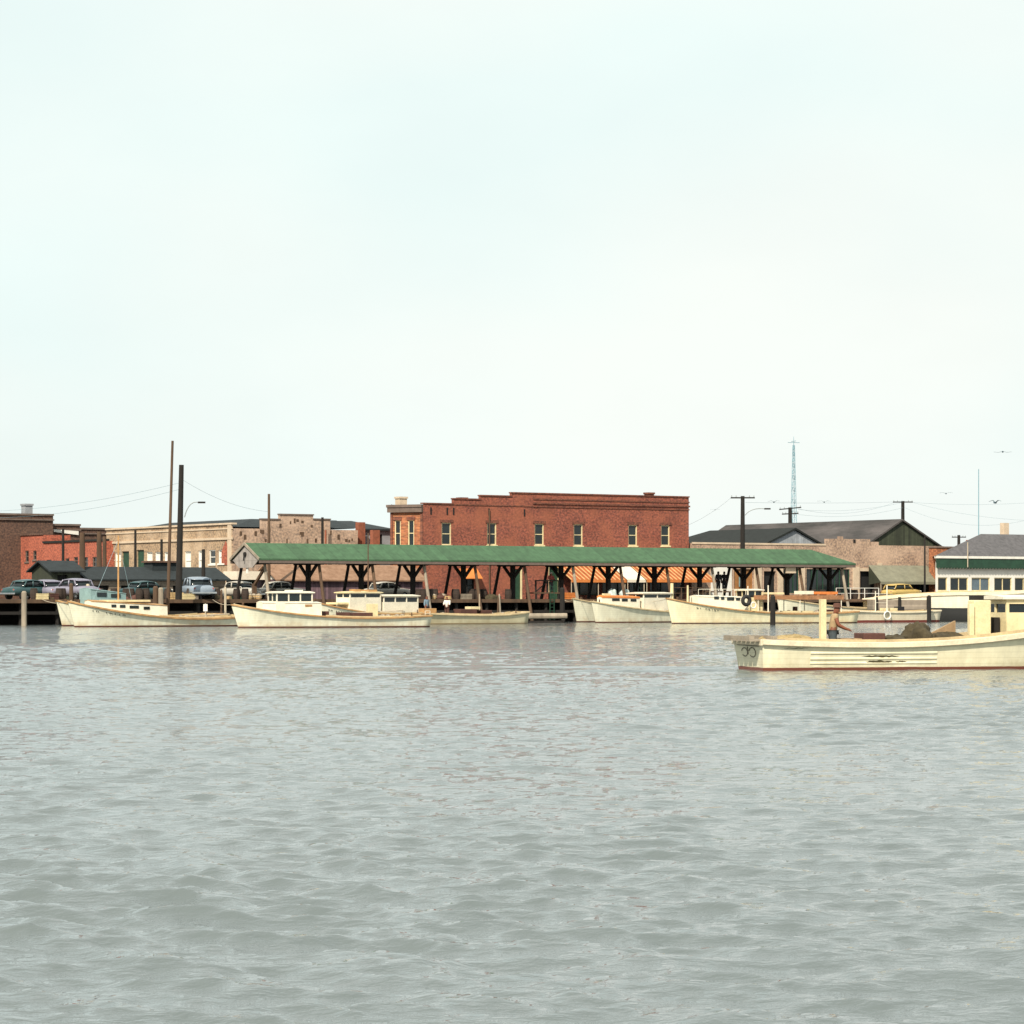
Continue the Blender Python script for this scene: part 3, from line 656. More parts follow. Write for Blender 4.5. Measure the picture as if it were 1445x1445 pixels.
# ------------------------------------------------------------------ dark long shed and green hut, left
def gable_shed(name, label, t0, t1, v0, v1, ze_, zr_, wm, rm, ops=(), ovh=.35, ridge_v=None, gm=None, group=None, cat='shed'):
    s_ = SThing(name, label, cat, t0, v0, GZ, group); rv = ridge_v or (v0+v1)/2
    Wl_ = Wall((t0,v0),(1,0),(0,1)); m_ = s_.mb(); Wl_.face(m_, 0, t1-t0, GZ, ze_, ops)
    m_.add([(t1,v0,GZ),(t1,v1,GZ),(t1,v1,ze_),(t1,v0,ze_)],[(0,1,2,3)]); m_.add([(t0,v0,GZ),(t0,v1,GZ),(t0,v1,ze_),(t0,v0,ze_)],[(0,1,2,3)]); m_.add([(t0,v1,GZ),(t1,v1,GZ),(t1,v1,ze_),(t0,v1,ze_)],[(0,1,2,3)])
    m_.build('wall', wm, s_.root)
    m_ = s_.mb()
    for t in (t0,t1): m_.add([(t,v0,ze_+.001),(t,v1,ze_+.001),(t,rv,zr_)],[(0,1,2)])
    m_.build('gable', gm or wm, s_.root)
    m_ = s_.mb(); a=t0-ovh; b=t1+ovh; k=(zr_-ze_)/(rv-v0); 
    ring = lambda t: [(t,v0-ovh,ze_-ovh*k+.05),(t,rv,zr_+.05),(t,v1+ovh,ze_-ovh*k+.05),(t,v1+ovh,ze_-ovh*k+.17),(t,rv,zr_+.18),(t,v0-ovh,ze_-ovh*k+.17)]
    m_.loft([ring(a),ring(b)]); m_.build('roof', rm, s_.root)
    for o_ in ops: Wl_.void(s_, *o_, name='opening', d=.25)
    return s_
va_ = 9.0; t0, t1 = T(124,va_), T(318,va_)
zz0, zz1 = ZS(818,(t0+t1)/2,va_), ZS(803,(t0+t1)/2,va_+2.5)
ops = [(k*2.4+.6, k*2.4+1.9, GZ, zz0-.5) for k in range(int((t1-t0)/2.4))]
ds = gable_shed('oyster_shed', 'long low shed with pale wall and blue grey roof left of the green shed', t0, t1, va_, va_+5, zz0, zz1, 'grey_plank', 'slate_roof', ops)
m_ = ds.mb(); tq0, tq1 = T(209,va_+2.4), T(243,va_+2.4); m_.box((tq0,va_+1.6,zz1-.6),(tq1,va_+3.2,ZS(794,tq0,va_+2.4))); m_.build('roof_box', 'slate_roof', ds.root)
m_ = ds.mb(); m_.box((tq0-.15,va_+1.4,ZS(794,tq0,va_+2.4)+.002),(tq1+.15,va_+3.4,ZS(791.5,tq0,va_+2.4))); m_.build('roof_box_lid', 'brown_wall', ds.root)
vg = 8.0; t0, t1 = T(73,vg), T(113,vg)
gable_shed('green_hut', 'small dark green hut with dark roof in front of the red wall', t0, t1, vg, vg+4, ZS(806,t0,vg), ZS(794,t0,vg+2), 'dark_green', 'slate_roof', [(.5,1.4,GZ,4)])
# low brown roofed market shed behind the green shed
vm = 9.5; t0, t1 = T(392,vm), T(596,vm)
ms = gable_shed('market_shed', 'low mauve walled shed with rusty brown roof seen between the shed posts', t0, t1, vm, vm+4.2, ZS(818,(t0+t1)/2,vm), ZS(800,(t0+t1)/2,vm+2.1), 'mauve', 'brown_roof', [(8.5,10.5,GZ,3.3),(11.2,12.4,GZ,3.3)], gm='white2')
vk_ = 10.5; t0, t1 = T(334,vk_), T(378,vk_)
s_ = SThing('fish_stall', 'dark stall with a cream flat canopy behind the shed gable', 'stall', t0, vk_)
za, zb2 = ZS(818,t0,vk_), ZS(806,t0,vk_)
m_ = s_.mb(); m_.box((t0,vk_,za),(t1,vk_+2.5,zb2)); m_.build('canopy', 'awning_w', s_.root)
m_ = s_.mb(); m_.box((t0+.2,vk_+1.9,GZ),(t1-.2,vk_+2.3,za)); m_.build('back_wall', 'green_trim', s_.root)
m_ = s_.mb(); m_.box((t0+.2,vk_+.4,GZ),(t1-.2,vk_+1.1,GZ+.9)); m_.build('counter', 'green_trim', s_.root)
for t in (t0+.1,t1-.1):
    m_ = s_.mb(); m_.box((t-.06,vk_+.1,GZ),(t+.06,vk_+.22,za)); m_.build('post', 'dark_wood', s_.root)
# ------------------------------------------------------------------ buff block shops, right
v_ = 14.0; t0, t1 = T(976,v_), T(1332,v_)
sp_ = SThing('shop_block', 'long pinkish buff building with shopfronts behind the right end of the shed', 'building', t0, v_)
Wp = Wall((t0,v_),(1,0),(0,1)); Lp = t1-t0
def pa(px): return T(px,v_)-t0
zt3 = ZS(768.5, t0+Lp/2, v_)
fr = [(1036,1062,'b'),(1078,1095,'v'),(1106,1127,'s'),(1138,1170,'s'),(1172,1199,'s'),(1214,1236,'v'),(1248,1278,'s'),(1280,1318,'s')]
ops = [(pa(a),pa(b),GZ+(.6 if k != 'v' else 0),ZS(806,t0+pa(a),v_) if k == 'v' else (ZS(803,t0+pa(a),v_) if a < 1240 else ZS(822,t0+pa(a),v_))) for a,b,k in fr]
m_ = sp_.mb(); Wp.face(m_, 0, Lp, GZ, zt3, ops, .3)
m_.add([(t1,v_,GZ),(t1,v_+10,GZ),(t1,v_+10,zt3),(t1,v_,zt3)],[(0,1,2,3)]); m_.add([(t0,v_,GZ),(t0,v_+10,GZ),(t0,v_+10,zt3),(t0,v_,zt3)],[(0,1,2,3)])
Wp.box(m_, pa(1166), pa(1228), zt3+.002, ZS(760.5,t0+pa(1190),v_), 0, .3); Wp.box(m_, pa(1184), pa(1190), ZS(760.5,t0+pa(1190),v_)+.002, ZS(757,t0+pa(1190),v_), 0, .3)
Wp.box(m_, pa(1229), pa(1240), zt3+.002, ZS(764.5,t0+pa(1230),v_), 0, .3)
m_.build('wall', 'tan_pink', sp_.root)
m_ = sp_.mb(); m_.add([(t0,v_,zt3-.2),(t1,v_,zt3-.2),(t1,v_+10,zt3-.2),(t0,v_+10,zt3-.2)],[(0,1,2,3)]); m_.build('roof', 'black_roof', sp_.root)
m_ = sp_.mb(); Wp.box(m_, 0, pa(1165), zt3-.1, zt3+.08, -.06, -.003); m_.build('coping', 'tan_trim', sp_.root)
for p0_, p1_, dz_ in ((1203,1212,2.2),(1064,1074,2),(1097,1104,2),(1128,1135,2),(1238,1244,1.8)):
    m_ = sp_.mb(); Wp.box(m_, pa(p0_), pa(p1_), GZ, zt3-dz_, -.12, -.003); m_.build('pilaster', 'tan_trim', sp_.root)
m_ = sp_.mb(); Wp.box(m_, pa(1213), pa(1237), ops[5][3]+.003, ops[5][3]+.3, -.06, .02); m_.build('lintel', 'tan_trim', sp_.root)
m_ = sp_.mb(); Wp.box(m_, pa(1204), pa(1207), ZS(766,t0+pa(1205),v_), ZS(761.2,t0+pa(1205),v_), -.05, -.003); m_.build('scupper', 'void', sp_.root)
m_ = sp_.mb(); Wp.box(m_, pa(1003), pa(1032), GZ, zt3-1.8, -.08, -.003); m_.build('painted_panel', 'white2', sp_.root)
for o_, (a,b,k) in zip(ops, fr):
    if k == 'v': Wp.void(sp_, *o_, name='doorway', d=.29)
    elif k == 'b': Wp.window(sp_, *o_, frame='brown_panel', pane='brown_panel', mull=1, sash=False, sill=False, name='boarded_window')
    else: Wp.window(sp_, *o_, frame='green_trim', pane='glass', mull=3 if b-a > 25 else 2, sash=False, sill=False, name='shop_window')
m_ = sp_.mb(); Wp.box(m_, pa(1043), pa(1050), ZS(828,t0+pa(1046),v_), ZS(808,t0+pa(1046),v_), .0, .05); m_.build('poster', 'teal', sp_.root)
awning(1243, 1326, 'grey green canvas awning over the shop beside the dark doorway', 'awning_g', 12.0, 13.9, ZS(821,t0+pa(1280),12), ZS(798,t0+pa(1280),14), side='dark_green')
# warehouses behind
def vgable(name, label, pxa, ya, ye, hw_l, hw_r, v0, v1, rm, gm, hipfar=0, base=GZ):
    t = T(pxa, v0); zr_, ze_ = ZS(ya,t,v0), ZS(ye,t,v0)
    s_ = SThing(name, label, 'warehouse', t, v0)
    m_ = s_.mb(); m_.box((t-hw_l,v0,GZ),(t+hw_r,v1,ze_)); m_.build('wall', gm, s_.root)
    m_ = s_.mb(); m_.ext([(t-hw_l,v0,ze_+.002),(t+hw_r,v0,ze_+.002),(t,v0,zr_-.05)],(0,.1,0)); m_.build('gable', gm, s_.root)
    m_ = s_.mb(); e=.4; kl=(zr_-ze_)/hw_l; kr=(zr_-ze_)/hw_r
    vs = [(t-hw_l-e,v0-.25,ze_-e*kl),(t,v0-.25,zr_),(t+hw_r+e,v0-.25,ze_-e*kr),(t-hw_l-e,v1,ze_-e*kl),(t,v1-hipfar,zr_),(t+hw_r+e,v1,ze_-e*kr)]
    m_.add(vs+[(p[0],p[1],p[2]+.2) for p in vs], [(6,7,10,9),(7,8,11,10),(0,3,4,1),(1,4,5,2),(0,1,7,6),(1,2,8,7),(9,10,4,3),(10,11,5,4),(6,9,3,0),(8,2,5,11)]); m_.build('roof', rm, s_.root)
    return s_
vgable('warehouse', 'dark hipped warehouse with a pale grey metal gable behind the shop block', 1121, 747.5, 771, 4.2, 3.9, 24.5, 44, 'black_roof', 'metal_gable', 5)
vgable('warehouse', 'large warehouse with patched dark roof and dark green gable behind the shops', 1272, 735, 772, 5.2, 5.6, 27, 58, 'patch_roof', 'dark_green')
# red brown block and white cafe, far right
v9 = 12.0; t0 = T(1322,v9); t1 = T(1392,v9)
s_ = SThing('brick_outbuilding', 'small orange brown brick outbuilding between the shop block and the white house', 'building', t0, v9)
Wq = Wall((t0,v9),(1,0),(0,1)); z_ = ZS(773,t0,v9)
m_ = s_.mb(); Wq.face(m_, 0, t1-t0, GZ, z_); m_.add([(t0,v9,GZ),(t0,v9+1.2,GZ),(t0,v9+1.2,z_),(t0,v9,z_)],[(0,1,2,3)]); m_.add([(t1,v9,GZ),(t1,v9+1.2,GZ),(t1,v9+1.2,z_),(t1,v9,z_)],[(0,1,2,3)]); m_.build('wall', 'brick_orange', s_.root)
m_ = s_.mb(); m_.box((t0-.1,v9-.1,z_),(t1+.1,v9+1.2,z_+.15)); m_.build('roof', 'fascia', s_.root)
v8 = 6.5; t0 = T(1320,v8); t1 = T(1500,v8); Lh = t1-t0
s_ = SThing('white_house', 'white house with window row, green scalloped fringe and grey hip roof', 'house', t0, v8)
Wq = Wall((t0,v8),(1,0),(0,1))
def qa(px): return T(px,v8)-t0
zg = ZS(788,t0+qa(1370),v8); zw0, zw1 = ZS(834,t0+qa(1370),v8), ZS(815,t0+qa(1370),v8)
wn_ = [(1323.5,1337),(1341,1366.5),(1371,1397),(1403,1428),(1432,1458)]
ops = [(qa(a),qa(b),zw0,zw1) for a,b in wn_]
m_ = s_.mb(); Wq.face(m_, 0, Lh, GZ, zg, ops, .2)
SK = .9*7
for t in (t0,t1): m_.add([(t,v8,GZ),(t+SK,v8+7,GZ),(t+SK,v8+7,zg),(t,v8,zg)],[(0,1,2,3)])
m_.build('wall', 'white2', s_.root)
for i, o_ in enumerate(ops): Wq.window(s_, *o_, frame='cream', pane='glass_b' if i == 2 else 'glass', mull=0 if i == 0 else 1, sash=False)
m_ = s_.mb(); Wq.box(m_, -.3, Lh+.3, zg-.02, zg+.22, -.5, -.2); m_.build('gutter', 'white2', s_.root)
m_ = s_.mb(); a = -.25; kk = 0; zf = zg-.06
pts = [(a, zg-.05)]; nsc = int((Lh+.5)/.4)
prof = [Wq.p(-.25,-.42,zf)]
for k in range(nsc): prof += [Wq.p(-.25+k*.4,-.42,zg-.92), Wq.p(-.25+k*.4+.2,-.42,zg-1.06)]
prof += [Wq.p(-.25+nsc*.4,-.42,zg-.92), Wq.p(-.25+nsc*.4,-.42,zf)]
for k in range(nsc):
    x0_ = -.25+k*.4; m_.ext([Wq.p(x0_,-.42,zf),Wq.p(x0_,-.42,zg-.92),Wq.p(x0_+.2,-.42,zg-1.07),Wq.p(x0_+.4,-.42,zg-.92),Wq.p(x0_+.4,-.42,zf)], (0,.03,0))
m_.build('fringe', 'green_trim', s_.root)
m_ = s_.mb(); zp = ZS(753,t0+qa(1390),v8+3.5); e = .5
vs = [(t0-e,v8-e,zg+.22),(t1+e,v8-e,zg+.22),(t1+SK+e,v8+7+e,zg+.22),(t0+SK-.1,v8+7+e,zg+.22),(T(1384,v8+3.5),v8+3.5,zp),(t1+SK/2-2,v8+3.5,zp)]
m_.add(vs, [(0,1,5,4),(1,2,5),(2,3,4,5),(3,0,4),(0,3,2,1)]); m_.build('roof', 'grey_roof', s_.root)
tq = T(1372,v8+3.0); m_ = s_.mb(); m_.box((tq-.5,v8+2.6,zg+.3),(tq+.5,v8+3.4,ZS(762,tq,v8+3))); m_.build('chimney', 'brick_red', s_.root)
tq = T(1366,v8-.6); m_ = s_.mb(); m_.tube((tq,v8-.56,zg-.9),(tq,v8-.56,zg+1.6),.05); m_.build('vent_pipe', 'pale_wood', s_.root)
tq = T(1417,v8+5); m_ = s_.mb(); m_.box((tq-.3,v8+4.7,zp-1),(tq+.4,v8+5.3,ZS(738,tq,v8+5))); m_.build('chimney', 'tan_trim', s_.root)

# ------------------------------------------------------------------ poles, wires, tower
def pole(name, label, px, ytop, Y, r, m='brown_wood', ybase=None, pxb=None, arms=(), lamp=None, cat='pole', zbase=GZ, group=None):
    p = XY(px if pxb is None else pxb, Y); top = XY(px, Y); zt_ = ZP(ytop, Y)
    s_ = thing(name, label, cat, (p.x,p.y,zbase), 0, group)
    dx = top.x-p.x; m_ = MB(); m_.tube((0,0,0),(dx,0,zt_-zbase),r*1.15,r*.8,10); m_.build('shaft', m, s_, smooth=False)
    k = Y/F
    for (y, hw, tilt, ang) in arms:
        z_ = ZP(y,Y)-zbase; m_ = MB(); c,si = math.cos(ang),math.sin(ang)
        m_.bar((dx-hw*k*c,-.12-hw*k*si,z_+tilt*k),(dx+hw*k*c,-.12+hw*k*si,z_-tilt*k),.11,.13); ao = m_.build('crossarm', m, s_)
        m_ = MB()
        for q_ in (-.92,-.55,.55,.92): m_.tube((dx+q_*hw*k*c,-.12+q_*hw*k*si,z_-q_*tilt*k+.05),(dx+q_*hw*k*c,-.12+q_*hw*k*si,z_-q_*tilt*k+.24),.05,.03)
        m_.build('insulator', 'metal', ao)
    if lamp:
        (lx, ly, ax, ay) = lamp; m_ = MB()
        a = Vector((dx+r,0,ZP(ay,Y)-zbase)); b = Vector(((lx-px)*k+dx,0,ZP(ly,Y)-zbase)); c = Vector((a.x+.3*(b.x-a.x),0,b.z+.12*(b.z-a.z)+.1))
        pts = [a*(1-t)**2+c*2*t*(1-t)+b*t*t for t in [i/8 for i in range(9)]]
        m_.path(pts, .045); lo = m_.build('lamp_arm', 'metal', s_)
        m_ = MB(); m_.loft([[(b.x-.1+q_*.3,w_*.11*(1-.5*abs(q_-1)),b.z+h_*.07) for w_,h_ in ((-1,-1),(1,-1),(1,1),(-1,1))] for q_ in (0,.7,1.4,2)]); m_.build('lamp_head', 'dark_wood', lo)
    return s_
pole('utility_pole', 'thick dark utility pole with a curved street lamp left of the shed', 256, 656, 227, .24, 'dark_wood', pxb=252, lamp=(281,709,258.5,730))
pole('slender_pole', 'tall slender brown pole, the highest at left, leaning slightly right', 243.5, 622, 222, .12, 'brown_wood', pxb=236.5, zbase=1.0)
pole('utility_pole', 'plain thin brown pole rising behind the left end of the green roof', 379.5, 697, YY(T(379.5,7.5),7.5), .13, 'brown_wood')
pole('utility_pole', 'dark pole with one crossarm and street lamp above the green roof', 1048, 700, YY(T(1048,7.2),7.2), .23, 'dark_wood', arms=((702.5,17,0,0),), lamp=(1080,718,1051,727))
pole('utility_pole', 'distant pole with two tilted crossarms in front of the lattice tower', 1115, 716, 330, .27, 'dark_wood', arms=((717.5,16,-1.6,.2),(725,12,-.6,.2)))
pole('utility_pole', 'pole with one crossarm rising behind the dark green gable', 1274, 707, 345, .25, 'dark_wood', arms=((708.5,14,0,0),))
pole('utility_pole', 'far small pole with crossarm left of the grey hip roof', 1353, 755, 390, .25, 'dark_wood', arms=((758,10,0,0),))
pole('utility_pole', 'distant low pole with a short crossarm right of the brick building', 1046.5, 742, 380, .2, 'dark_wood', arms=((743.5,9,0,0),))
pole('slender_pole', 'thin dark pole standing before the grey green awning', 1305, 757, 272, .09, 'dark_wood')
pole('pole', 'thin black pole in front of the red wall, leftmost', 89, 746, 240, .13, 'dark_wood')
pole('pole', 'thick brown pole in front of the red wall beside the green hut', 116, 752, 236, .26, 'brown_wood')
pole('pole', 'thick dark brown pole near the right end of the red wall', 140, 750, 238, .24, 'brown_wood')
pole('pole', 'dark brown pole against the left corner of the buff building', 147.5, 757, 250, .2, 'brown_wood')
pole('pole', 'thin dark pole reaching to the buff building cornice', 191, 748, 243, .12, 'dark_wood')
pole('pole', 'short dark pole left of the slender grey pole', 228, 761, 240, .13, 'dark_wood')
pole('pole', 'short dark pole by the buff building, right of the street lamp', 287, 775, 238, .17, 'dark_wood')
pole('pole', 'dark and rusty pole before the buff side wall', 455, 730, 258, .14, 'dark_wood')
pole('pole', 'rusty brown stub pole beside the dark pole at the buff side wall', 459.5, 748, 257, .11, 'brick_red')
pole('antenna_mast', 'thin pale blue antenna mast at the far right', 1381, 662, 330, .06, 'tower', cat='antenna')
# lattice tower
p = XY(1120, 400); k = 400/F; tw = thing('lattice_tower', 'tall pale blue lattice radio tower with a cross aerial on top', 'tower', (p.x,p.y,GZ), .35)
ht = ZP(628,400)-GZ; m_ = MB(); nseg = 26
def tw_w(z): return .42*(1-z/ht)+.10
for a,b in ((-1,-1),(1,-1),(1,1),(-1,1)): m_.tube((a*tw_w(0),b*tw_w(0),0),(a*tw_w(ht),b*tw_w(ht),ht),.045,.035,5)
m_.build('leg', 'tower', tw); m_ = MB()
for i in range(nseg):
    z0, z1 = ht*i/nseg, ht*(i+1)/nseg; s_ = 1 if i % 2 else -1
    for f in ((1,-1,'x'),(1,1,'x'),(-1,1,'y'),(1,1,'y')):
        if f[2] == 'x': m_.tube((-s_*tw_w(z0),f[1]*tw_w(z0),z0),(s_*tw_w(z1),f[1]*tw_w(z1),z1),.025,.025,4)
        else: m_.tube((f[0]*tw_w(z0),-s_*tw_w(z0),z0),(f[0]*tw_w(z1),s_*tw_w(z1),z1),.025,.025,4)
m_.build('bracing', 'tower', tw); m_ = MB()
m_.tube((0,0,ht),(0,0,ht+1.2),.05,.03,6); m_.tube((-.9,0,ht+.35),(.9,0,ht+.35),.04,.04,5); m_.tube((0,-.7,ht+.55),(0,.7,ht+.55),.04,.04,5); m_.tube((-.4,0,ht-1.6),(-.4,0,ht-1.6+.01),.04)
m_.build('aerial', 'tower', tw)
# wires: one object per span
def wire(a, b, sag, label, r=.010):
    A = Vector((*XY(a[0],a[2]), ZP(a[1],a[2]))); B = Vector((*XY(b[0],b[2]), ZP(b[1],b[2])))
    o_ = MB(A); pts = [A.lerp(B, i/14)-Vector((0,0,sag*4*(i/14)*(1-i/14))) for i in range(15)]
    o_.path(pts, r, 4); ob = o_.build('power_line', 'wire'); ob.location = A; tag(ob, label, 'wire', 'overhead wires')
wire((255,681,227),(-30,722,262),.5,'overhead wire from the lamp pole to the left edge, the upper one')
wire((255,690,227),(-30,731,262),.6,'overhead wire from the lamp pole to the left edge, the lower one')
wire((256,676,227),(379,722,246),.5,'overhead wire from the lamp pole down to the plain thin pole')
wire((1031,703,262),(960,745,275),.3,'overhead wire from the single crossarm pole down to the brick corner')
wire((1052,709,262),(1274,708,345),.1,'long level overhead wire above the dark warehouses')
wire((1126,719,330),(1274,709,345),.5,'overhead wire between the tilted crossarms and the pole behind the gable')
wire((1126,726,330),(1276,716,345),.6,'lower overhead wire between the two far poles over the warehouse roof')
wire((1288,709,345),(1470,708,345),.3,'overhead wire running right from the gable pole, the top one')
wire((1288,709,345),(1470,735,330),.5,'overhead wire running right from the gable pole, the middle one')
wire((1276,716,345),(1470,728,330),1.6,'overhead wire running right from the gable pole, the sagging one')
wire((1262,709,345),(1127,718,330),.9,'overhead wire sagging most between the gable pole and tilted crossarms')
# gulls
def gull(px, py, Y, sz, label, ang, flap):
    p = XY(px, Y); g_ = thing('gull', label, 'bird', (p.x,p.y,ZP(py,Y)), ang, 'gulls in the sky')
    m_ = MB(); rings = []
    for x, r in ((-.22,.01),(-.15,.04),(0,.065),(.12,.055),(.18,.04),(.24,.01)):
        rings.append([(x*sz, r*sz*math.cos(a), r*sz*math.sin(a)) for a in [i*math.pi/4 for i in range(8)]])
    m_.loft(rings)
    for s_ in (-1,1):
        a = [(.10,s_*.03,.03),(.16,s_*.28,.03+flap*.20),(.05,s_*.62,.03+flap*.1),(-.02,s_*.62,.03+flap*.1),(.03,s_*.28,.03+flap*.2),(-.06,s_*.03,.03)]
        a = [(x*sz,y*sz,z*sz) for x,y,z in a]
        m_.add(a+[(x,y,z-.012*sz) for x,y,z in a], [(0,1,4,5),(1,2,3,4),(11,10,7,6),(10,9,8,7),(0,6,7,1),(1,7,8,2),(2,8,9,3),(3,9,10,4),(4,10,11,5)])
    m_.build('body', 'gull', g_, smooth=False)
gull(1092,708.5,210,.75,'dark gull between the single crossarm pole and the tower',1.2,.6)
gull(1163,708.5,210,.8,'dark gull with spread wings right of the lattice tower',1.5,.5)
gull(1335,696.5,210,.8,'dark gull high between the gable pole and the antenna mast',1.5,.4)
gull(1404,709.5,200,.9,'dark gull in steep flight right of the antenna mast',.7,.9)
gull(1415,637.5,180,.9,'dark gull highest in the sky at the right edge',1.4,-.3)
gull(1009,719.5,230,.6,'tiny dark gull in the sky next to the brick corner',1.4,.3)

# ------------------------------------------------------------------ boats
def smooth01(x): x = max(0, min(1, x)); return x*x*(3-2*x)
class Boat:
    def __init__(s, name, label, bow, stern, zb, zm, zs, beam=3.2, hull='hull', rail='buff_rail', railw=.1, smin=.68, rake=.55, group='workboats moored along the pier', open_=(.45,.95), cat='boat', stem=.3, marks=None, full=1.0):
        A, B = XY(*bow), XY(*stern); s.L = (B-A).length; s.zb, s.zm, s.zs, s.beam, s.smin, s.rake = zb, zm, zs, beam, smin, rake
        c = (A+B)/2; s.rz = math.atan2((B-A).y, (B-A).x); s.root = thing(name, label, cat, (c.x,c.y,0), s.rz, group)
        s.full = full; N = 26; L = s.L
        out = []; 
        for i in range(N+1):
            q = i/N; b, bw, z = s.b(q), s.bw(q), s.z(q)
            xs = -L/2+L*q; xw = -L/2+rake*(1-q)**3+L*q*(1-.0) - .12*q*(1 if q > .9 else 0)
            def at(f): return xs*f+xw*(1-f)
            sec = [(xw,0,-.6),(xw,bw*.9,-.25),(xw,bw,0)]
            for f in (.3,.65,1): sec.append((at(f), bw+(b-bw)*(f**1.4), z*f))
            out.append(sec)
        m_ = MB(); n_ = len(out[0])
        for sg in (-1,1):
            vs = [(p[0],sg*p[1],p[2]) for sec in out for p in sec]
            m_.add(vs, [(i*n_+k,i*n_+k+1,(i+1)*n_+k+1,(i+1)*n_+k) for i in range(N) for k in range(n_-1)])
        last = out[-1]; ring = [(p[0],p[1],p[2]) for p in last]+[(p[0],-p[1],p[2]) for p in last[::-1]]
        m_.add(ring, [tuple(range(len(ring)))])
        ho = m_.build('hull', hull, s.root); s.hull = ho
        bm = bmesh.new(); bm.from_mesh(ho.data); bmesh.ops.remove_doubles(bm, verts=bm.verts, dist=.004); bmesh.ops.recalc_face_normals(bm, faces=bm.faces); bm.to_mesh(ho.data); bm.free()
        for p in ho.data.polygons: p.use_smooth = len(p.vertices) <= 4
        # guard rail
        m_ = MB()
        for sg in (-1,1):
            rings = []
            for i in range(N+1):
                q = i/N; x, b, z = -L/2+L*q, s.b(q)+.005, s.z(q)
                rings.append([(x,sg*b,z-railw),(x,sg*(b+.06),z-railw*.8),(x,sg*(b+.06),z+.015),(x,sg*(b-.14),z+.035),(x,sg*(b-.14),z-.0)])
            m_.loft(rings)
        m_.box((L/2-.02,-s.b(1),s.z(1)-railw),(L/2+.05,s.b(1),s.z(1)+.03)); m_.build('guard_rail', rail, s.root)
        # decks and cockpit
        q0, q1 = open_; m_ = MB(); cw_ = .38
        def row(q, inner=None):
            x, b, z = -L/2+L*q, s.b(q)-.02, s.z(q)+.01
            return x, b, z
        fd = []
        for i in range(13):
            q = .012+(q0-.012)*i/12; x,b,z = row(q); fd.append([(x,-b,z-.02),(x,0,z+.07),(x,b,z-.02)])
        m_.loft(fd, close=False, cap=False)
        for sg in (-1,1):
            ws = []
            for i in range(13):
                q = q0+(q1-q0)*i/12; x,b,z = row(q); ws.append([(x,sg*b,z-.02),(x,sg*max(b-cw_,.05),z)])
            m_.loft(ws, close=False, cap=False)
        x,b,z = row(q1); x2,b2,z2 = row(1); m_.add([(x,-b,z-.01),(x,b,z-.01),(x2,b2,z2-.01),(x2,-b2,z2-.01)],[(0,1,2,3)])
        m_.build('deck', 'deckp', s.root)
        m_ = MB(); sole = .12
        for sg in (-1,1):
            ws = []
            for i in range(13):
                q = q0+(q1-q0)*i/12; x,b,z = row(q); b = max(b-cw_,.05); ws.append([(x,sg*b,z+.1),(x,sg*b,sole)])
            m_.loft(ws, close=False, cap=False)
        xa,ba,za_ = row(q0); xb,bb,zb_ = row(q1); ba=max(ba-cw_,.05); bb-=cw_
        m_.add([(xa,-ba,sole),(xb,-bb,sole),(xb,bb,sole),(xa,ba,sole)],[(0,1,2,3)]); m_.add([(xb,-bb,sole),(xb,bb,sole),(xb,bb,zb_),(xb,-bb,zb_)],[(0,1,2,3)]); m_.add([(xa,-ba,sole),(xa,ba,sole),(xa,ba,za_),(xa,-ba,za_)],[(0,1,2,3)])
        m_.build('cockpit', 'deckp', s.root)
        if marks:
            # faded registration characters painted along the bow, unreadable at this distance
            rr = random.Random(hash(label) % 99)
            m_ = MB(); q_a, q_b, f, hh = marks; nchar = 8
            for k in range(nchar):
                q = q_a+(q_b-q_a)*k/nchar
                if k == 2: continue
                for sg in (-1,1):
                    z = s.z(q)*f; bb_ = s.bw(q)+(s.b(q)-s.bw(q))*(f**1.4)+.012; x = -L/2+L*q+rake*(1-q)**3*(1-f)
                    wd = (q_b-q_a)/nchar*L*.62; sl_ = (s.z(q+.02)-s.z(q))/.02/L*wd*f
                    db = (s.b(q+.02)-s.b(q))/.02/L*wd*.8
                    for (u0,u1,w0,w1) in rr.choice([((0,.3,0,1),(.3,1,.75,1),(.7,1,0,.75)),((0,.3,0,1),(.3,1,0,.25),(.3,.8,.45,.65)),((.35,.65,0,1),(0,1,.8,1)),((0,.3,0,1),(.7,1,0,1),(.3,.7,.4,.6))]):
                        a = [(x+wd*u, sg*(bb_+db*u), z-hh/2+hh*w_+sl_*u) for u,w_ in ((u0,w0),(u1,w0),(u1,w1),(u0,w1))]
                        m_.add(a, [(0,1,2,3)])
            m_.build('registration_letters', 'mark', s.root)
    def b(s, q):
        h = s.beam/2
        if q < .5: k = 1-(1-q/.5)**2.1; return max(.035, h*k**.85)
        return h*(1-.14*((q-.5)/.5)**2)
    def bw(s, q): return max(.02, s.b(q)*(.52+.36*smooth01(q/.5)))*(1 if q > .03 else .6)
    def z(s, q):
        return s.zm+(s.zb-s.zm)*(1-q/s.smin)**2 if q < s.smin else s.zm+(s.zs-s.zm)*((q-s.smin)/(1-s.smin))**2
    def x(s, q): return -s.L/2+s.L*q
    def q_px(s, px):
        """station under a photo column"""
        c = s.root.location; d = Vector((math.cos(s.rz), math.sin(s.rz))); a = hit(px, Vector((c.x,c.y)), d); return (a+s.L/2)/s.L
    def Yq(s, q): return s.root.location.y+math.sin(s.rz)*(q-.5)*s.L
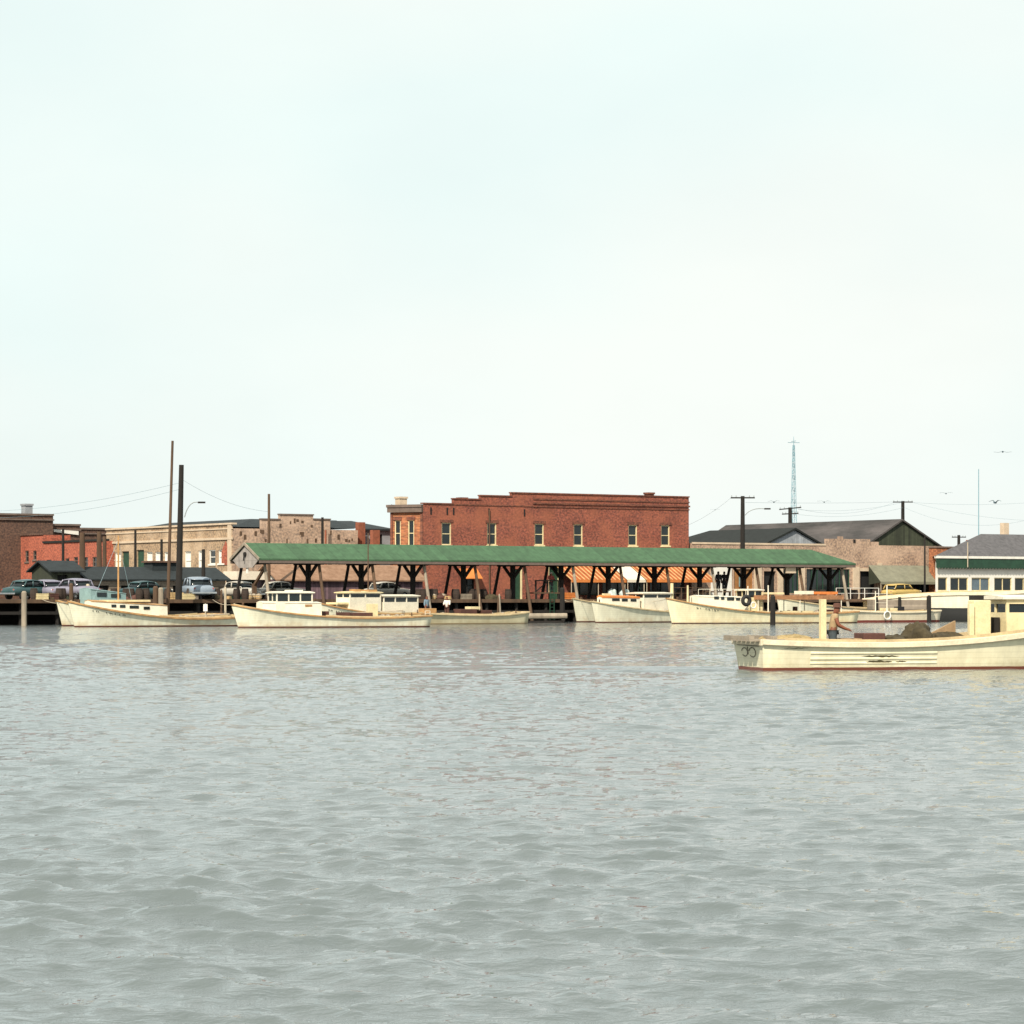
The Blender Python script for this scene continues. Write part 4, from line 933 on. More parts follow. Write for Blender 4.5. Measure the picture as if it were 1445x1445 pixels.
    def trunk(s, p0, p1, ztop0, ztop1, wf=.62, wins=(), m='white', name='cabin', roofm=None, cap=.05):
        q0, q1 = s.q_px(p0), s.q_px(p1); q0, q1 = min(q0,q1), max(q0,q1); rings = []; n_ = 8
        for i in range(n_+1):
            q = q0+(q1-q0)*i/n_; f = i/n_; w_ = max(.12, s.b(q)*wf); zb_ = s.z(q)-.05; zt_ = ztop0+(ztop1-ztop0)*f
            rings.append([(s.x(q),-w_,zb_),(s.x(q),-w_*.95,zt_),(s.x(q),0,zt_+.09),(s.x(q),w_*.95,zt_),(s.x(q),w_,zb_)])
        m_ = MB(); m_.loft(rings); co_ = m_.build(name, m, s.root)
        m_ = MB(); rr2 = [[(r[1][0],r[1][1]-.04,r[1][2]+.005),(r[1][0],0,r[2][2]+.008),(r[3][0],r[3][1]+.04,r[3][2]+.005),(r[3][0],r[3][1]+.04,r[3][2]+cap),(r[1][0],0,r[2][2]+cap+.01),(r[1][0],r[1][1]-.04,r[1][2]+cap)] for r in rings]
        m_.loft(rr2); m_.build('roof', roofm or m, co_)
        for (pa_, pb_, y0, y1) in wins:
            qa_, qb_ = sorted((s.q_px(pa_), s.q_px(pb_))); Yc = s.Yq((qa_+qb_)/2); z0, z1 = ZP(y1,Yc), ZP(y0,Yc)
            for sg in (-1,1):
                m_ = MB(); w0, w1 = s.b(qa_)*wf+.012, s.b(qb_)*wf+.012
                r_ = []
                for (q,w_) in ((qa_,w0),(qb_,w1)): r_.append([(s.x(q),sg*w_,z0),(s.x(q),sg*w_,z1),(s.x(q),sg*(w_-.06),z1),(s.x(q),sg*(w_-.06),z0)])
                m_.loft(r_); m_.build('window', 'glass', co_)
        return co_
    def house(s, p0, p1, yroof, yw1, yw0, wf=.6, nwin=3, m='white', roofm='white', z0=None, name='wheelhouse', over=.15, rake_=.0, backopen=False, pane='glass'):
        q0, q1 = sorted((s.q_px(p0), s.q_px(p1))); qm = (q0+q1)/2; Yc = s.Yq(qm); x0, x1 = s.x(q0), s.x(q1); w_ = s.b(qm)*wf
        zr_, z1, zw = ZP(yroof,Yc), ZP(yw1,Yc), ZP(yw0,Yc); zb_ = (s.z(qm)-.15 if z0 is None else z0)
        m_ = MB(); pw = .09; rings = lambda xa,xb,za,zb3,w2: m_.box((xa,-w2,za),(xb,w2,zb3))
        rings(x0,x1,zb_,zw,w_); rings(x0,x1,z1,zr_-.08,w_)
        for i in range(nwin+1):
            xc = x0+(x1-x0-pw)*i/nwin
            for sg in (-1,1): m_.box((xc,min(sg*w_,sg*(w_-pw)),zw+.001),(xc+pw,max(sg*w_,sg*(w_-pw)),z1-.001))
        for xc in (x0,x1-pw): m_.box((xc,-pw/2,zw+.001),(xc+pw,pw/2,z1-.001))
        ho = m_.build(name, m, s.root)
        for i in range(nwin):
            xa = x0+(x1-x0-pw)*i/nwin+pw; xb = x0+(x1-x0-pw)*(i+1)/nwin
            for sg in (-1,1): m_ = MB(); m_.box((xa+.002,min(sg*(w_-.05),sg*(w_-.07)),zw+.002),(xb-.002,max(sg*(w_-.05),sg*(w_-.07)),z1-.002)); m_.build('window', pane, ho)
        for xc in (x0+.04,x1-.06):
            m_ = MB(); m_.box((xc,-w_+pw+.002,zw+.002),(xc+.02,-pw/2-.002,z1-.002)); m_.build('windscreen', pane, ho)
            m_ = MB(); m_.box((xc,pw/2+.002,zw+.002),(xc+.02,w_-pw-.002,z1-.002)); m_.build('windscreen', pane, ho)
        m_ = MB(); ov = over
        m_.loft([[(x0-ov,-w_-ov*.6,zr_-.078),(x0-ov,-w_-ov*.6,zr_-.01),(x0-ov,0,zr_+.06),(x0-ov,w_+ov*.6,zr_-.01),(x0-ov,w_+ov*.6,zr_-.078)],[(x1+ov,-w_-ov*.6,zr_-.078),(x1+ov,-w_-ov*.6,zr_-.01),(x1+ov,0,zr_+.06),(x1+ov,w_+ov*.6,zr_-.01),(x1+ov,w_+ov*.6,zr_-.078)]]); m_.build('roof', roofm, ho)
        return ho
    def canopy(s, p0, p1, ytop, ybot, wf=.8, m='buff_rail', npost=4, pm='white'):
        q0, q1 = sorted((s.q_px(p0), s.q_px(p1))); Yc = s.Yq((q0+q1)/2); z1, z0 = ZP(ytop,Yc), ZP(ybot,Yc); w_ = s.b((q0+q1)/2)*wf
        m_ = MB(); x0,x1 = s.x(q0), s.x(q1); m_.box((x0,-w_,z0),(x1,w_,z1)); co_ = m_.build('canopy', m, s.root)
        m_ = MB()
        for i in range(npost):
            q = q0+.01+(q1-q0-.02)*i/(npost-1)
            for sg in (-1,1): m_.tube((s.x(q),sg*w_*.93,s.z(q)-.05),(s.x(q),sg*w_*.93,z0-.003),.04)
        m_.build('post', pm, s.root); return co_
    def post(s, px, ytop, r=.04, m='white', lat=-.9, name='post', zb_=None):
        q = s.q_px(px); Yc = s.Yq(q)-math.cos(s.rz)*0; m_ = MB(); y_ = lat*s.b(q)
        m_.tube((s.x(q),y_,s.z(q)-.1 if zb_ is None else zb_),(s.x(q),y_,ZP(ytop,Yc)),r,r*.85); return m_.build(name, m, s.root)
    def rail(s, pxs, ytop, lat=-.9, r=.022, m='white', name='rail'):
        m_ = MB(); top = []
        for px in pxs:
            q = s.q_px(px); Yc = s.Yq(q); p_ = Vector((s.x(q),lat*s.b(q),ZP(ytop,Yc))); top.append(p_); m_.tube((p_.x,p_.y,s.z(q)-.05),p_,r)
        m_.path(top, r); mid = [Vector((p.x,p.y,(p.z+s.z((p.x+s.L/2)/s.L))/2)) for p in top]; m_.path(mid, r*.8); return m_.build(name, m, s.root)
    def box(s, px0, px1, y0, y1, wf, m, name, lat=0, bev=.02):
        q0, q1 = sorted((s.q_px(px0), s.q_px(px1))); Yc = s.Yq((q0+q1)/2); w_ = s.b((q0+q1)/2)*wf; c = lat*s.b((q0+q1)/2)
        m_ = MB(); m_.box((s.x(q0),c-w_,ZP(y1,Yc)),(s.x(q1),c+w_,ZP(y0,Yc))); return m_.build(name, m, s.root, bevel=bev)
    def world(s, q, lat=0, z=0):
        c = s.root.location; x, y = s.x(q), lat*s.b(q); return Vector((c.x+x*math.cos(s.rz)-y*math.sin(s.rz), c.y+x*math.sin(s.rz)+y*math.cos(s.rz), z))

def ring_thing(name, label, cat, loc, R_, r, m, rz, extra=None):
    o_ = MB(); o_.torus((0,0,0), R_, r, 'y'); ob = o_.build(name, m, None, smooth=True); ob.location = loc; ob.rotation_euler = (0,0,rz); return tag(ob, label, cat)

# A: nearest of the pair at left
A0 = Boat('workboat', 'white workboat almost hidden, only its bow showing at the far left', (79,214), (300,224), 1.95, .7, .9, 3.2)
A0.trunk(120, 166, ZP(832,216), ZP(838,217), .75, [(128,140,836,842),(146,158,838,843)], 'teal')
A = Boat('workboat', 'white workboat with buff rail, low windowed cabin and tan mast, at far left', (95.5,207), (352,216), 1.92, .62, .85, 3.3, marks=(.10,.27,.80,.2), railw=.13)
A.trunk(124, 226, ZP(849,208), ZP(855,210), .7, [(150,156,853,857),(161,168,853.5,857.5),(174,186,854.5,858.5),(193,201,856,860)], 'white', roofm='buff_rail')
A.box(146, 206, 846.5, 849.5, .5, 'cream', 'cabin_hatch')
mt = A.post(167, 756, .07, 'tan_mast', 0, 'mast')
m_ = MB(); q = A.q_px(167); zt_ = ZP(762, A.Yq(q)); m_.path([(A.x(q),0,zt_),(A.x(A.q_px(188)),0,A.z(.35)+.5)], .015, 4); m_.path([(A.x(q),0,zt_),(A.x(.12),0,A.z(.12))], .015, 4); m_.build('stay', 'wire', A.root)
A.box(262, 300, 870, 876, .35, 'brownbox', 'engine_box'); A.box(240, 256, 868, 876, .3, 'buff_rail', 'fish_box')
# B
B = Boat('workboat', 'white workboat with three windowed wheelhouse, in front of the shed gable', (326,202), (599,208), 1.68, .70, .86, 3.5, marks=None, railw=.1)
B.trunk(366, 446, ZP(851,203), ZP(851.5,203), .7, [], 'white')
B.house(384, 435, 835.5, 837.5, 848.5, .62, 3, 'white', 'white')
B.box(405, 424, 832.5, 836, .35, 'white', 'roof_hatch')
m_ = MB(); q = B.q_px(420); m_.box((B.x(B.q_px(423)),-B.b(q)*.7-.02,ZP(856,204)),(B.x(B.q_px(433)),-B.b(q)*.7-.01,ZP(853,204))); m_.build('name_board', 'buff_rail', B.root)
B.box(448, 461, 862.5, 870, .3, 'brownbox', 'engine_box'); B.box(478, 490, 864, 870, .35, 'brownbox', 'fish_box'); B.box(494, 522, 864.5, 870, .35, 'brownbox', 'engine_box')
B.box(518, 532, 852, 870, .12, 'cream', 'oilskin_pile')
B.rail([590,597], 862)
# C behind B
C = Boat('workboat', 'white workboat with buff trimmed wheelhouse and mast, and a separate windowed deckhouse', (435,214), (592,221), 1.95, .9, .95, 3.2, marks=(.12,.26,.78,.2))
C.house(484, 528, 835.5, 838, 843, .55, 2, 'white', 'cream', name='wheelhouse')
C.box(497, 505, 831.5, 835, .25, 'buff_rail', 'searchlight_base'); C.box(514, 526, 832, 835.5, .35, 'buff_rail', 'roof_rack')
C.house(531, 580, 840, 843, 849.5, .6, 3, 'white', 'white', name='deckhouse')
C.post(519.5, 752, .05, 'brown_wood', 0, 'mast', zb_=2.0)
C.box(468, 512, 850, 853, .5, 'cream', 'cabin_top')
# D skiff
D = Boat('skiff', 'low grey cream open skiff with brown engine boxes, two people aboard', (560,228), (736,236), 1.05, .72, .98, 2.5, 'hull_c', 'deckp', open_=(.3,.95))
D.box(645, 668, 859.5, 872, .4, 'brownbox', 'engine_box'); D.box(676, 690, 861, 872, .35, 'brownbox', 'fish_box'); D.box(594, 612, 858.5, 870, .4, 'buff_rail', 'fish_box'); D.box(660, 674, 856, 860, .3, 'cream', 'board')
D.post(679, 838, .03, 'pale_wood', .2, 'boat_pole', zb_=.2)
# floating raft
rp_ = XY(766,241); rf = thing('mooring_float', 'grey weathered log float beside the skiff stern', 'raft', (rp_.x,rp_.y,0), R(8))
for k in range(3):
    m_ = MB(); m_.tube((-2.2,-.5+k*.5,.55),(2.0,-.45+k*.5,.6),.27,.24,10); m_.build('log', 'grey_wood', rf)
m_ = MB(); m_.box((-1.9,-.7,.2),(-1.6,.9,.34)); m_.box((1.5,-.7,.2),(1.8,.9,.34)); m_.box((-1.7,-.6,-.3),(1.6,.8,.195)); m_.build('cross_beam', 'dark_wood', rf)
# E1, E2, E3
E1 = Boat('workboat', 'plain white workboat bow leftmost of the three right of the dark piles', (808,247), (1000,262), 2.1, .9, 1.0, 3.2, 'hull', 'deckp')
E2 = Boat('workboat', 'white workboat with orange cabin top and a tall exhaust post, middle of the three', (834,241), (1030,253), 1.85, .85, .95, 3.3, 'hull', 'deckp', marks=None)
E2.trunk(846, 893, ZP(843.5,243), ZP(844.5,244), .62, [(858,867,844.5,848),(870,877,845,848.5),(881,888,845.2,848.7)], 'white', 'trunk_cabin', roofm='orange', cap=.14)
E2.house(897, 936, 836.5, 839, 843.5, .6, 2, 'white', 'white')
E2.post(938.5, 823, .16, 'cream', -.5, 'exhaust_post', zb_=1.0); E2.box(851, 860, 837.5, 841, .2, 'cream', 'bitt')
E3 = Boat('workboat', 'longest white workboat with rusty bow, railed cabin and buff canopy aft', (940,233), (1198,241), 2.12, .82, 1.0, 3.7, 'hull_b', 'buff_rail', marks=(.13,.24,.82,.2))
E3.trunk(979, 1044, ZP(842,235), ZP(844,236), .66, [(1000,1006,841.5,845.5),(1009,1013,842,846),(1017,1026,842.5,847),(1029,1034,843.5,847)], 'white')
E3.rail([980,995,1012,1028,1043], 831.5, -.6); E3.post(967, 826, .09, 'cream', -.5)
E3.house(1047, 1068, 832, 834, 843, .5, 2, 'cream', 'white', name='wheelhouse')
E3.post(1070, 826, .06, 'white', -.85); E3.post(1042, 827, .05, 'white', -.85)
E3.canopy(1056, 1178, 840, 846, .75, 'rust_canvas', 5)
E3.box(1127, 1142, 834, 838.8, .4, 'white', 'canopy_box'); E3.box(1148, 1176, 835, 838.9, .4, 'orange', 'canvas_roll'); E3.box(1078, 1100, 836, 838.9, .4, 'cream', 'canopy_box')
E3.box(1098, 1140, 862, 866, .5, 'cream', 'engine_box'); E3.box(1160, 1172, 860, 866, .4, 'brownbox', 'fish_box'); E3.box(1120, 1124, 856, 866, .1, 'brownbox', 'bitt')
# weather stain along the aft hull
p_ = E3.world(E3.q_px(1037), -1.02); ring_thing('tyre_fender', 'black tyre hung on the railed cabin of the longest workboat', 'fender', (p_.x, p_.y-.2, ZP(847.5,p_.y)), .34, .16, 'rubber', E3.rz)
p_ = E3.world(E3.q_px(1046.5), -1.02); ring_thing('lifebuoy', 'white lifebuoy on the longest workboat, beside the black tyre', 'lifebuoy', (p_.x, p_.y-.22, ZP(854,p_.y)), .24, .06, 'white2', E3.rz)
Fb = Boat('workboat', 'white workboat moored behind the buff canopy, its side showing under it', (1096,250), (1290,262), 2.15, 1.15, 1.2, 3.2, 'hull', 'deckp')
Fb.box(1200, 1262, 846, 848.5, .8, 'brown_wood', 'side_board')
G = Boat('skiff', 'open white skiff with red boot top and a lifebuoy on its side, far right', (1158,243), (1318,249), 1.2, .9, 1.05, 2.4, hullmat('white and red skiff paint', (.74,.66,.5), (.17,.04,.03), .2, (.4,.25,.12), .3), 'white_rail', open_=(.25,.95))
G.post(1225, 834, .05, 'white', -.9); G.post(1241, 826, .06, 'white', -.9); G.rail([1225,1241], 838, -.9)
G.box(1246, 1262, 858, 868, .4, 'cream', 'fish_box'); G.box(1264, 1274, 856, 868, .2, 'blackcloth', 'fuel_can')
p_ = G.world(G.q_px(1240), -1.0); ring_thing('lifebuoy', 'white lifebuoy ring hanging on the side of the white skiff', 'lifebuoy', (p_.x, p_.y-.16, ZP(868.5,p_.y)), .34, .065, 'white2', G.rz)
Hh = Boat('cargo_boat', 'big white boat, shade below painted black, with high curved side before the white house', (1520,252), (1224,259), 3.3, 2.62, 2.05, 4.0, 'hull_d', 'white_rail', smin=.45, railw=.3, rake=.6)
# dock planking in front of it
p_ = XY(1272,253); s_ = thing('plank_stack', 'grey plank platform with dark post behind the white skiff', 'platform', (p_.x,p_.y,0), R(6))
m_ = MB(); m_.box((-2.6,0,.95),(2.6,2.2,1.95)); m_.build('planking', 'grey_plank', s_)
for x in (-2.3,-.2,2.4):
    m_ = MB(); m_.tube((x,-.14,-1),(x,-.14,2.2),.16,.14); m_.build('pile', 'dark_wood', s_)

# foreground boat
K = Boat('workboat', 'cream workboat under way in the foreground with a man at its side', (1628,88.5), (1055,85), 2.0, .80, .90, 3.0, 'hull_k', 'white_rail', smin=.72, railw=.15, group='workboats under way', rake=.8, open_=(.36,.94))
def kz(y): return ZP(y,84)
KS = 1   # the side towards the viewer is local +y because the bow points right
for y0_, hh in ((921.5,.07),(929.5,.07),(936,.06)):
    m_ = MB(); rings = []
    for i in range(13):
        q = K.q_px(1122+(1296-1122)*i/12); f = kz(y0_)/K.z(q); y_ = K.bw(q)+(K.b(q)-K.bw(q))*f**1.4; z = kz(y0_)
        rings.append([(K.x(q),y_-.02,z-hh/2),(K.x(q),y_+.016,z-hh/2),(K.x(q),y_+.024,z-hh*.1),(K.x(q),y_+.012,z+hh/2),(K.x(q),y_-.02,z+hh/2)])
    m_.loft(rings); m_.build('rubbing_strake', 'hull_k', K.root)
def smear(p0, p1, y, hh, seed):
    rr = random.Random(seed); m_ = MB(); up = []; lo = []
    for i in range(15):
        q = K.q_px(p0-17+(p1-p0)*i/14); z = kz(y)+rr.uniform(-.012,.012); e = math.sin(math.pi*i/14)**.6*hh*rr.uniform(.5,1)
        for lst, dz in ((up,e/2),(lo,-e/2)):
            f = (z+dz)/K.z(q); lst.append((K.x(q), K.bw(q)+(K.b(q)-K.bw(q))*max(f,.01)**1.4+.02, z+dz))
    m_.loft([up,lo], close=False, cap=False); m_.build('oil_smear', 'stain', K.root)
smear(1208,1262,926.5,.06,1); smear(1215,1252,934.5,.09,2); smear(1256,1272,934.5,.05,3); smear(1100,1135,915,.02,4)
m_ = MB()
for k in range(6): m_.box((K.x(K.q_px(1038)),-1.1+k*.4,kz(905)),(K.x(K.q_px(1088)),-.95+k*.4+.15,kz(902)))
m_.box((K.x(K.q_px(1039)),-1.15,kz(902)+.003),(K.x(K.q_px(1046)),1.15,kz(897.5))); m_.box((K.x(K.q_px(1072)),-1.15,kz(902)+.003),(K.x(K.q_px(1078)),1.15,kz(897.5))); m_.build('stern_rack', 'grey_wood', K.root)
m_ = MB(); 
for (a,b,c) in ((.98,.45,.03),(1.02,.55,.05)): pass
q = K.q_px(1150); m_.box((K.x(q)-.085,.55,.12),(K.x(q)+.085,.72,kz(845.5))); m_.build('hauling_post', 'cream', K.root)
# cabin forward
K.box(1357, 1381, 847, 905, .16, 'cream', 'engine_stack', .45, .03)
m_ = MB(); q0 = K.q_px(1366); m_.box((K.x(q0)-.16,.42,kz(847)+.002),(K.x(q0)+.16,.8,kz(840))); m_.build('exhaust', 'dark_wood', K.root)
K.box(1349, 1355.5, 852, 905, .06, 'cream', 'stanchion', .62, .01)
ca = K.house(1404, 1500, 842, 852, 864, .62, 3, 'cream', 'white', z0=.9)
K.box(1381.5, 1402.5, 871, 905, .4, 'dark_wood', 'companionway', -.1, .01)
m_ = MB(); x0_, x1_ = K.x(K.q_px(1312)), K.x(K.q_px(1348)); m_.ext([(x0_,-.1,kz(899)),(x1_,-.1,kz(899)),(x1_,-.1,kz(877)),(x0_,-.1,kz(896))],(0,.12,0)); m_.build('spray_board', 'cloth_tan', K.root)
# marks on the stern quarter
m_ = MB()
def tsurf(a, z): f = z/K.z(1); return (K.L/2-.12*(1-f)+.02, a, z)
for ya, r_ in ((-.35,.17),(.32,.19)):
    m_.path([tsurf(ya+r_*1.5*math.cos(t_), .53+r_*.75*math.sin(t_)) for t_ in [j*math.pi/6-2.4 for j in range(11)]], .016, 4)
m_.path([tsurf(a,z) for a,z in ((-.95,.74),(0,.73),(.95,.72))], .014, 4); m_.path([tsurf(-.05,.7),tsurf(-.05,.46)], .014, 4)
m_.build('stern_lettering', 'letter', K.root)
# cargo aboard (things resting in the boat)
def on_boat(bt, name, label, cat, px, y0, y1, wpx, dep, m, lat=.3, seed=1, kind='lump', rough=.5):
    q = bt.q_px(px); Yc = bt.Yq(q); k = Yc/F; p_ = bt.world(q, lat); o_ = MB()
    z0, z1 = ZP(y1,Yc)-.02, ZP(y0,Yc)
    if kind == 'lump': o_.lump((0,0,0),(wpx*k,dep,z1-z0),seed,22,12,rough); ob = o_.build(name, m, None, smooth=True)
    else: o_.box((-wpx*k/2,-dep/2,0),(wpx*k/2,dep/2,z1-z0)); ob = o_.build(name, m, None, bevel=.03)
    ob.location = (p_.x,p_.y,z0); ob.rotation_euler = (0,0,bt.rz); return tag(ob, label, cat)
on_boat(K,'net_pile','tan heap of netting near the stern of the foreground boat','net',1115,896,912,78,1.0,'net',.2,3)
on_boat(K,'net_pile','small tan net heap by the stern rack of the foreground boat','net',1075,899,912,34,.8,'net',.2,5)
on_boat(K,'tarpaulin','tall crumpled olive tarpaulin heap amidships in the foreground boat','tarpaulin',1290,879.5,912,44,.9,'tarp',.2,8)
on_boat(K,'tarpaulin','low olive tarpaulin heap left of the tall crumpled one','tarpaulin',1262,896,912,66,1.0,'tarp',.2,9)
on_boat(K,'tarpaulin','long dark tarpaulin heap in front of the cabin of the foreground boat','tarpaulin',1326,893,910,80,.9,'tarp',.3,12)
on_boat(K,'wooden_box','dark brown wooden box beside the man in the foreground boat','box',1222,893,912,33,.8,'brownbox',.2,0,'box')
on_boat(K,'culling_board','long reddish board lying low next to the man in the boat','board',1192,900.5,910,32,.9,'cloth_tan',.1,0,'box')

# ------------------------------------------------------------------ people
def skin_mesh(verts, edges, radii, root, sub=1):
    me = bpy.data.meshes.new('tmp'); me.from_pydata(verts, edges, []); ob = bpy.data.objects.new('tmp', me); COL.objects.link(ob)
    ob.modifiers.new('s', 'SKIN'); sm = ob.modifiers.new('u', 'SUBSURF'); sm.levels = sub; sm.render_levels = sub
    for i, r in enumerate(radii):
        sv = me.skin_vertices[0].data[i]; sv.radius = (r, r) if not isinstance(r, tuple) else r; sv.use_root = (i == root)
    dg = bpy.context.evaluated_depsgraph_get(); dg.update()
    out = bpy.data.meshes.new_from_object(ob.evaluated_get(dg)); bpy.data.objects.remove(ob); bpy.data.meshes.remove(me)
    for p in out.polygons: p.use_smooth = True
    return out
def person(label, loc, face, shirt, trousers, hat=None, hair='felt', skin='skin', h=1.75, arms='down', lean=0.0, scale=1, sleeve=True):
    root = thing('person', label, 'person', loc, face); S_ = h/1.75
    def P(x, y, z): x += lean*max(0, z-.95); return (x*S_, y*S_, z*S_)
    if arms == 'down': ar = lambda s_: [(0,s_*.19,1.42),(-.02,s_*.24,1.14),(.06,s_*.25,.89),(.10,s_*.24,.81)]
    elif arms == 'forward': ar = lambda s_: [(0,s_*.19,1.40),(.12,s_*.22,1.14),(.38,s_*.17,1.02),(.47,s_*.15,.99)]
    elif arms == 'akimbo': ar = lambda s_: [(0,s_*.19,1.42),(-.06,s_*.36,1.18),(.05,s_*.22,1.0),(.1,s_*.17,.98)]
    else: ar = lambda s_: [(0,s_*.19,1.42),(.10,s_*.24,1.16),(.3,s_*.2,1.1),(.38,s_*.18,1.1)]
    v = []; e = []; r = []
    def add(p, rad, par=None):
        v.append(P(*p)); r.append(rad*S_ if not isinstance(rad, tuple) else (rad[0]*S_, rad[1]*S_)); i = len(v)-1
        r[-1] = r[-1]*1.3 if not isinstance(r[-1], tuple) else (r[-1][0]*1.22, r[-1][1]*1.22)
        if par is not None: e.append((par,i))
        return i
    pel = add((0,0,.97),(.13,.10)); ab = add((0,0,1.12),(.125,.095),pel); ch = add((0,0,1.32),(.15,.11),ab); nk = add((.015,0,1.48),.055,ch); hd = add((.03,0,1.58),.088,nk); cr = add((.025,0,1.68),.085,hd)
    ns = add((.125,0,1.585),.016,hd)
    for s_ in (-1,1): add((.02,s_*.095,1.59),.018,hd)
    for s_ in (-1,1):
        a = ar(s_); i = add(a[0],.06,ch); j = add(a[1],.045,i); k = add(a[2],.033,j); hnd = add(a[3],.036,k)
        d = Vector(a[3])-Vector(a[2]); d.normalize()
        for f, (off, ln) in enumerate(((-.03,.085),(-.01,.095),(.01,.09),(.03,.075))):
            b1 = Vector(a[3])+d*.05+Vector((0,off,0)); m1 = add(tuple(b1),.011,hnd); add(tuple(b1+d*ln*.6+Vector((0,0,-.02))),.009,m1)
        tb2 = Vector(a[3])+Vector((.02,-s_*.05,.02)); t_ = add(tuple(tb2),.012,hnd); add(tuple(tb2+d*.04),.010,t_)
        hp = add((0,s_*.09,.9),.085,pel); kn = add((.02,s_*.1,.5),.058,hp); an_ = add((-.01,s_*.1,.09),.04,kn); add((.15,s_*.11,.04),.035,an_)
    me = skin_mesh(v, e, r, 0); bo = bpy.data.objects.new('body', me); me.materials.append(M[skin]); COL.objects.link(bo); bo.parent = root
    # shirt
    v.clear(); e.clear(); r.clear(); pel = add((0,0,.84),(.15,.12)); ab = add((0,0,1.12),(.145,.115),pel); ch = add((0,0,1.32),(.168,.128),ab); add((.01,0,1.44),.085,ch)
    for s_ in (-1,1):
        a = ar(s_); i = add(a[0],.078,ch); el_ = Vector(a[0]).lerp(Vector(a[1]), 1.0 if sleeve else .6); j = add(tuple(el_),.058,i)
        if sleeve: add(tuple(Vector(a[1]).lerp(Vector(a[2]),.8)),.045,j)
    me = skin_mesh(v, e, r, 0); so_ = bpy.data.objects.new('shirt', me); me.materials.append(M[shirt]); COL.objects.link(so_); so_.parent = root
    v.clear(); e.clear(); r.clear(); pel = add((0,0,1.06),(.15,.12))
    for s_ in (-1,1): hp = add((0,s_*.09,.88),.105,pel); kn = add((.02,s_*.1,.5),.078,hp); add((-.01,s_*.1,.1),.065,kn)
    me = skin_mesh(v, e, r, 0); tr_ = bpy.data.objects.new('trousers', me); me.materials.append(M[trousers]); COL.objects.link(tr_); tr_.parent = root
    m_ = MB()
    hc = P(.03,0,1.66)
    if hat:
        ringf = lambda rad, z: [(hc[0]+rad*math.cos(a)*S_*1.08, hc[1]+rad*math.sin(a)*S_, hc[2]+z*S_) for a in [i*math.pi/6 for i in range(12)]]
        m_.loft([ringf(.155,-.005),ringf(.155,.008),ringf(.112,.02),ringf(.108,.09),ringf(.085,.125),ringf(.03,.13)]); m_.build('hat', hat, root, smooth=True)
    else:
        ringf = lambda rad, z, dx: [(hc[0]+dx+rad*math.cos(a)*S_, hc[1]+rad*.92*math.sin(a)*S_, hc[2]+z*S_) for a in [i*math.pi/6 for i in range(12)]]
        m_.loft([ringf(.098,-.08,-.035),ringf(.11,-.02,-.02),ringf(.105,.05,-.008),ringf(.07,.095,0),ringf(.02,.108,0)]); m_.build('hair', hair, root, smooth=True)
    return root
q = K.q_px(1166); p_ = K.world(q, .35)
person('man in khaki shirt and brown hat standing in the foreground boat, arms forward', (p_.x, p_.y, ZP(850.5,p_.y)-1.80), 0, 'khaki', 'navy', 'felt', skin='skin', arms='forward', lean=.16, sleeve=False, h=1.75)
# raised landings on the pier
def landing(px0, px1, v0, v1, ztop, label, ladder=False):
    t0, t1 = T(px0,v0), T(px1,v0); s_ = SThing('landing', label, 'platform', t0, v0)
    m_ = s_.mb(); m_.box((t0,v0,ztop-.12),(t1,v1,ztop)); m_.build('planking', 'brown_wood', s_.root)
    for t in (t0+.1,t1-.1):
        for v_ in (v0+.1,v1-.1):
            m_ = s_.mb(); m_.box((t-.07,v_-.07,GZ),(t+.07,v_+.07,ztop-.121)); m_.build('leg', 'dark_wood', s_.root)
    return s_, t0, t1
ld, t0, t1 = landing(756, 790, 1.2, 2.8, 2.62, 'raised dark timber landing with rails and ladder near the orange crate')
m_ = ld.mb()
for t in (t0+.06, (t0+t1)/2, t1-.06): m_.box((t-.06,1.22,2.622),(t+.06,1.34,3.6))
m_.box((t0,1.2,3.602),(t1,1.36,3.7)); m_.bar((t0+.1,1.28,2.7),((t0+t1)/2,1.28,3.55),.08); m_.build('railing', 'dark_wood', ld.root)
tl_ = T(779, .1); m_ = MB((0,0,0)); s_ = SThing('ladder', 'green ladder hanging on the pier edge below the landing', 'ladder', tl_, .0, .2)
m_ = s_.mb()
for x in (-.22,.22): m_.bar((tl_+x,.1,.2),(tl_+x,.1,3.3),.06)
m_.build('side_rail', 'green_trim', s_.root)
for k in range(10): m_ = s_.mb(); m_.tube((tl_-.22,.1,.4+k*.3),(tl_+.22,.1,.4+k*.3),.025); m_.build('rung', 'green_trim', s_.root)
p_ = W2(T(777.5,1.9),1.9); person('person in white cap and red shirt standing on the raised landing', (p_.x,p_.y,2.62), R(-60), 'redcloth', 'navy', 'whitecloth', arms='bent', h=1.75)
_, t0, t1 = landing(998, 1032, 1.2, 3.4, 2.75, 'raised timber landing behind the railed cabin, under two people in black')
p_ = W2(T(1013.5,1.6),1.6); person('person in black standing on the landing, left of the pair', (p_.x,p_.y,2.75), R(-70), 'blackcloth', 'blackcloth', None, 'blackcloth', 'skin2', h=1.80, arms='down')
p_ = W2(T(1022,2.2),2.2); person('person in black standing on the landing, right of the pair', (p_.x,p_.y,2.75), R(-95), 'blackcloth', 'blackcloth', None, 'blackcloth', 'skin2', h=1.80, arms='down')
p_ = D.world(D.q_px(632), .1); person('person in pale shirt standing in the low skiff by the engine boxes', (p_.x,p_.y,ZP(842,p_.y)-1.78), R(-100), 'whitecloth', 'brownbox', None, h=1.75, arms='bent')
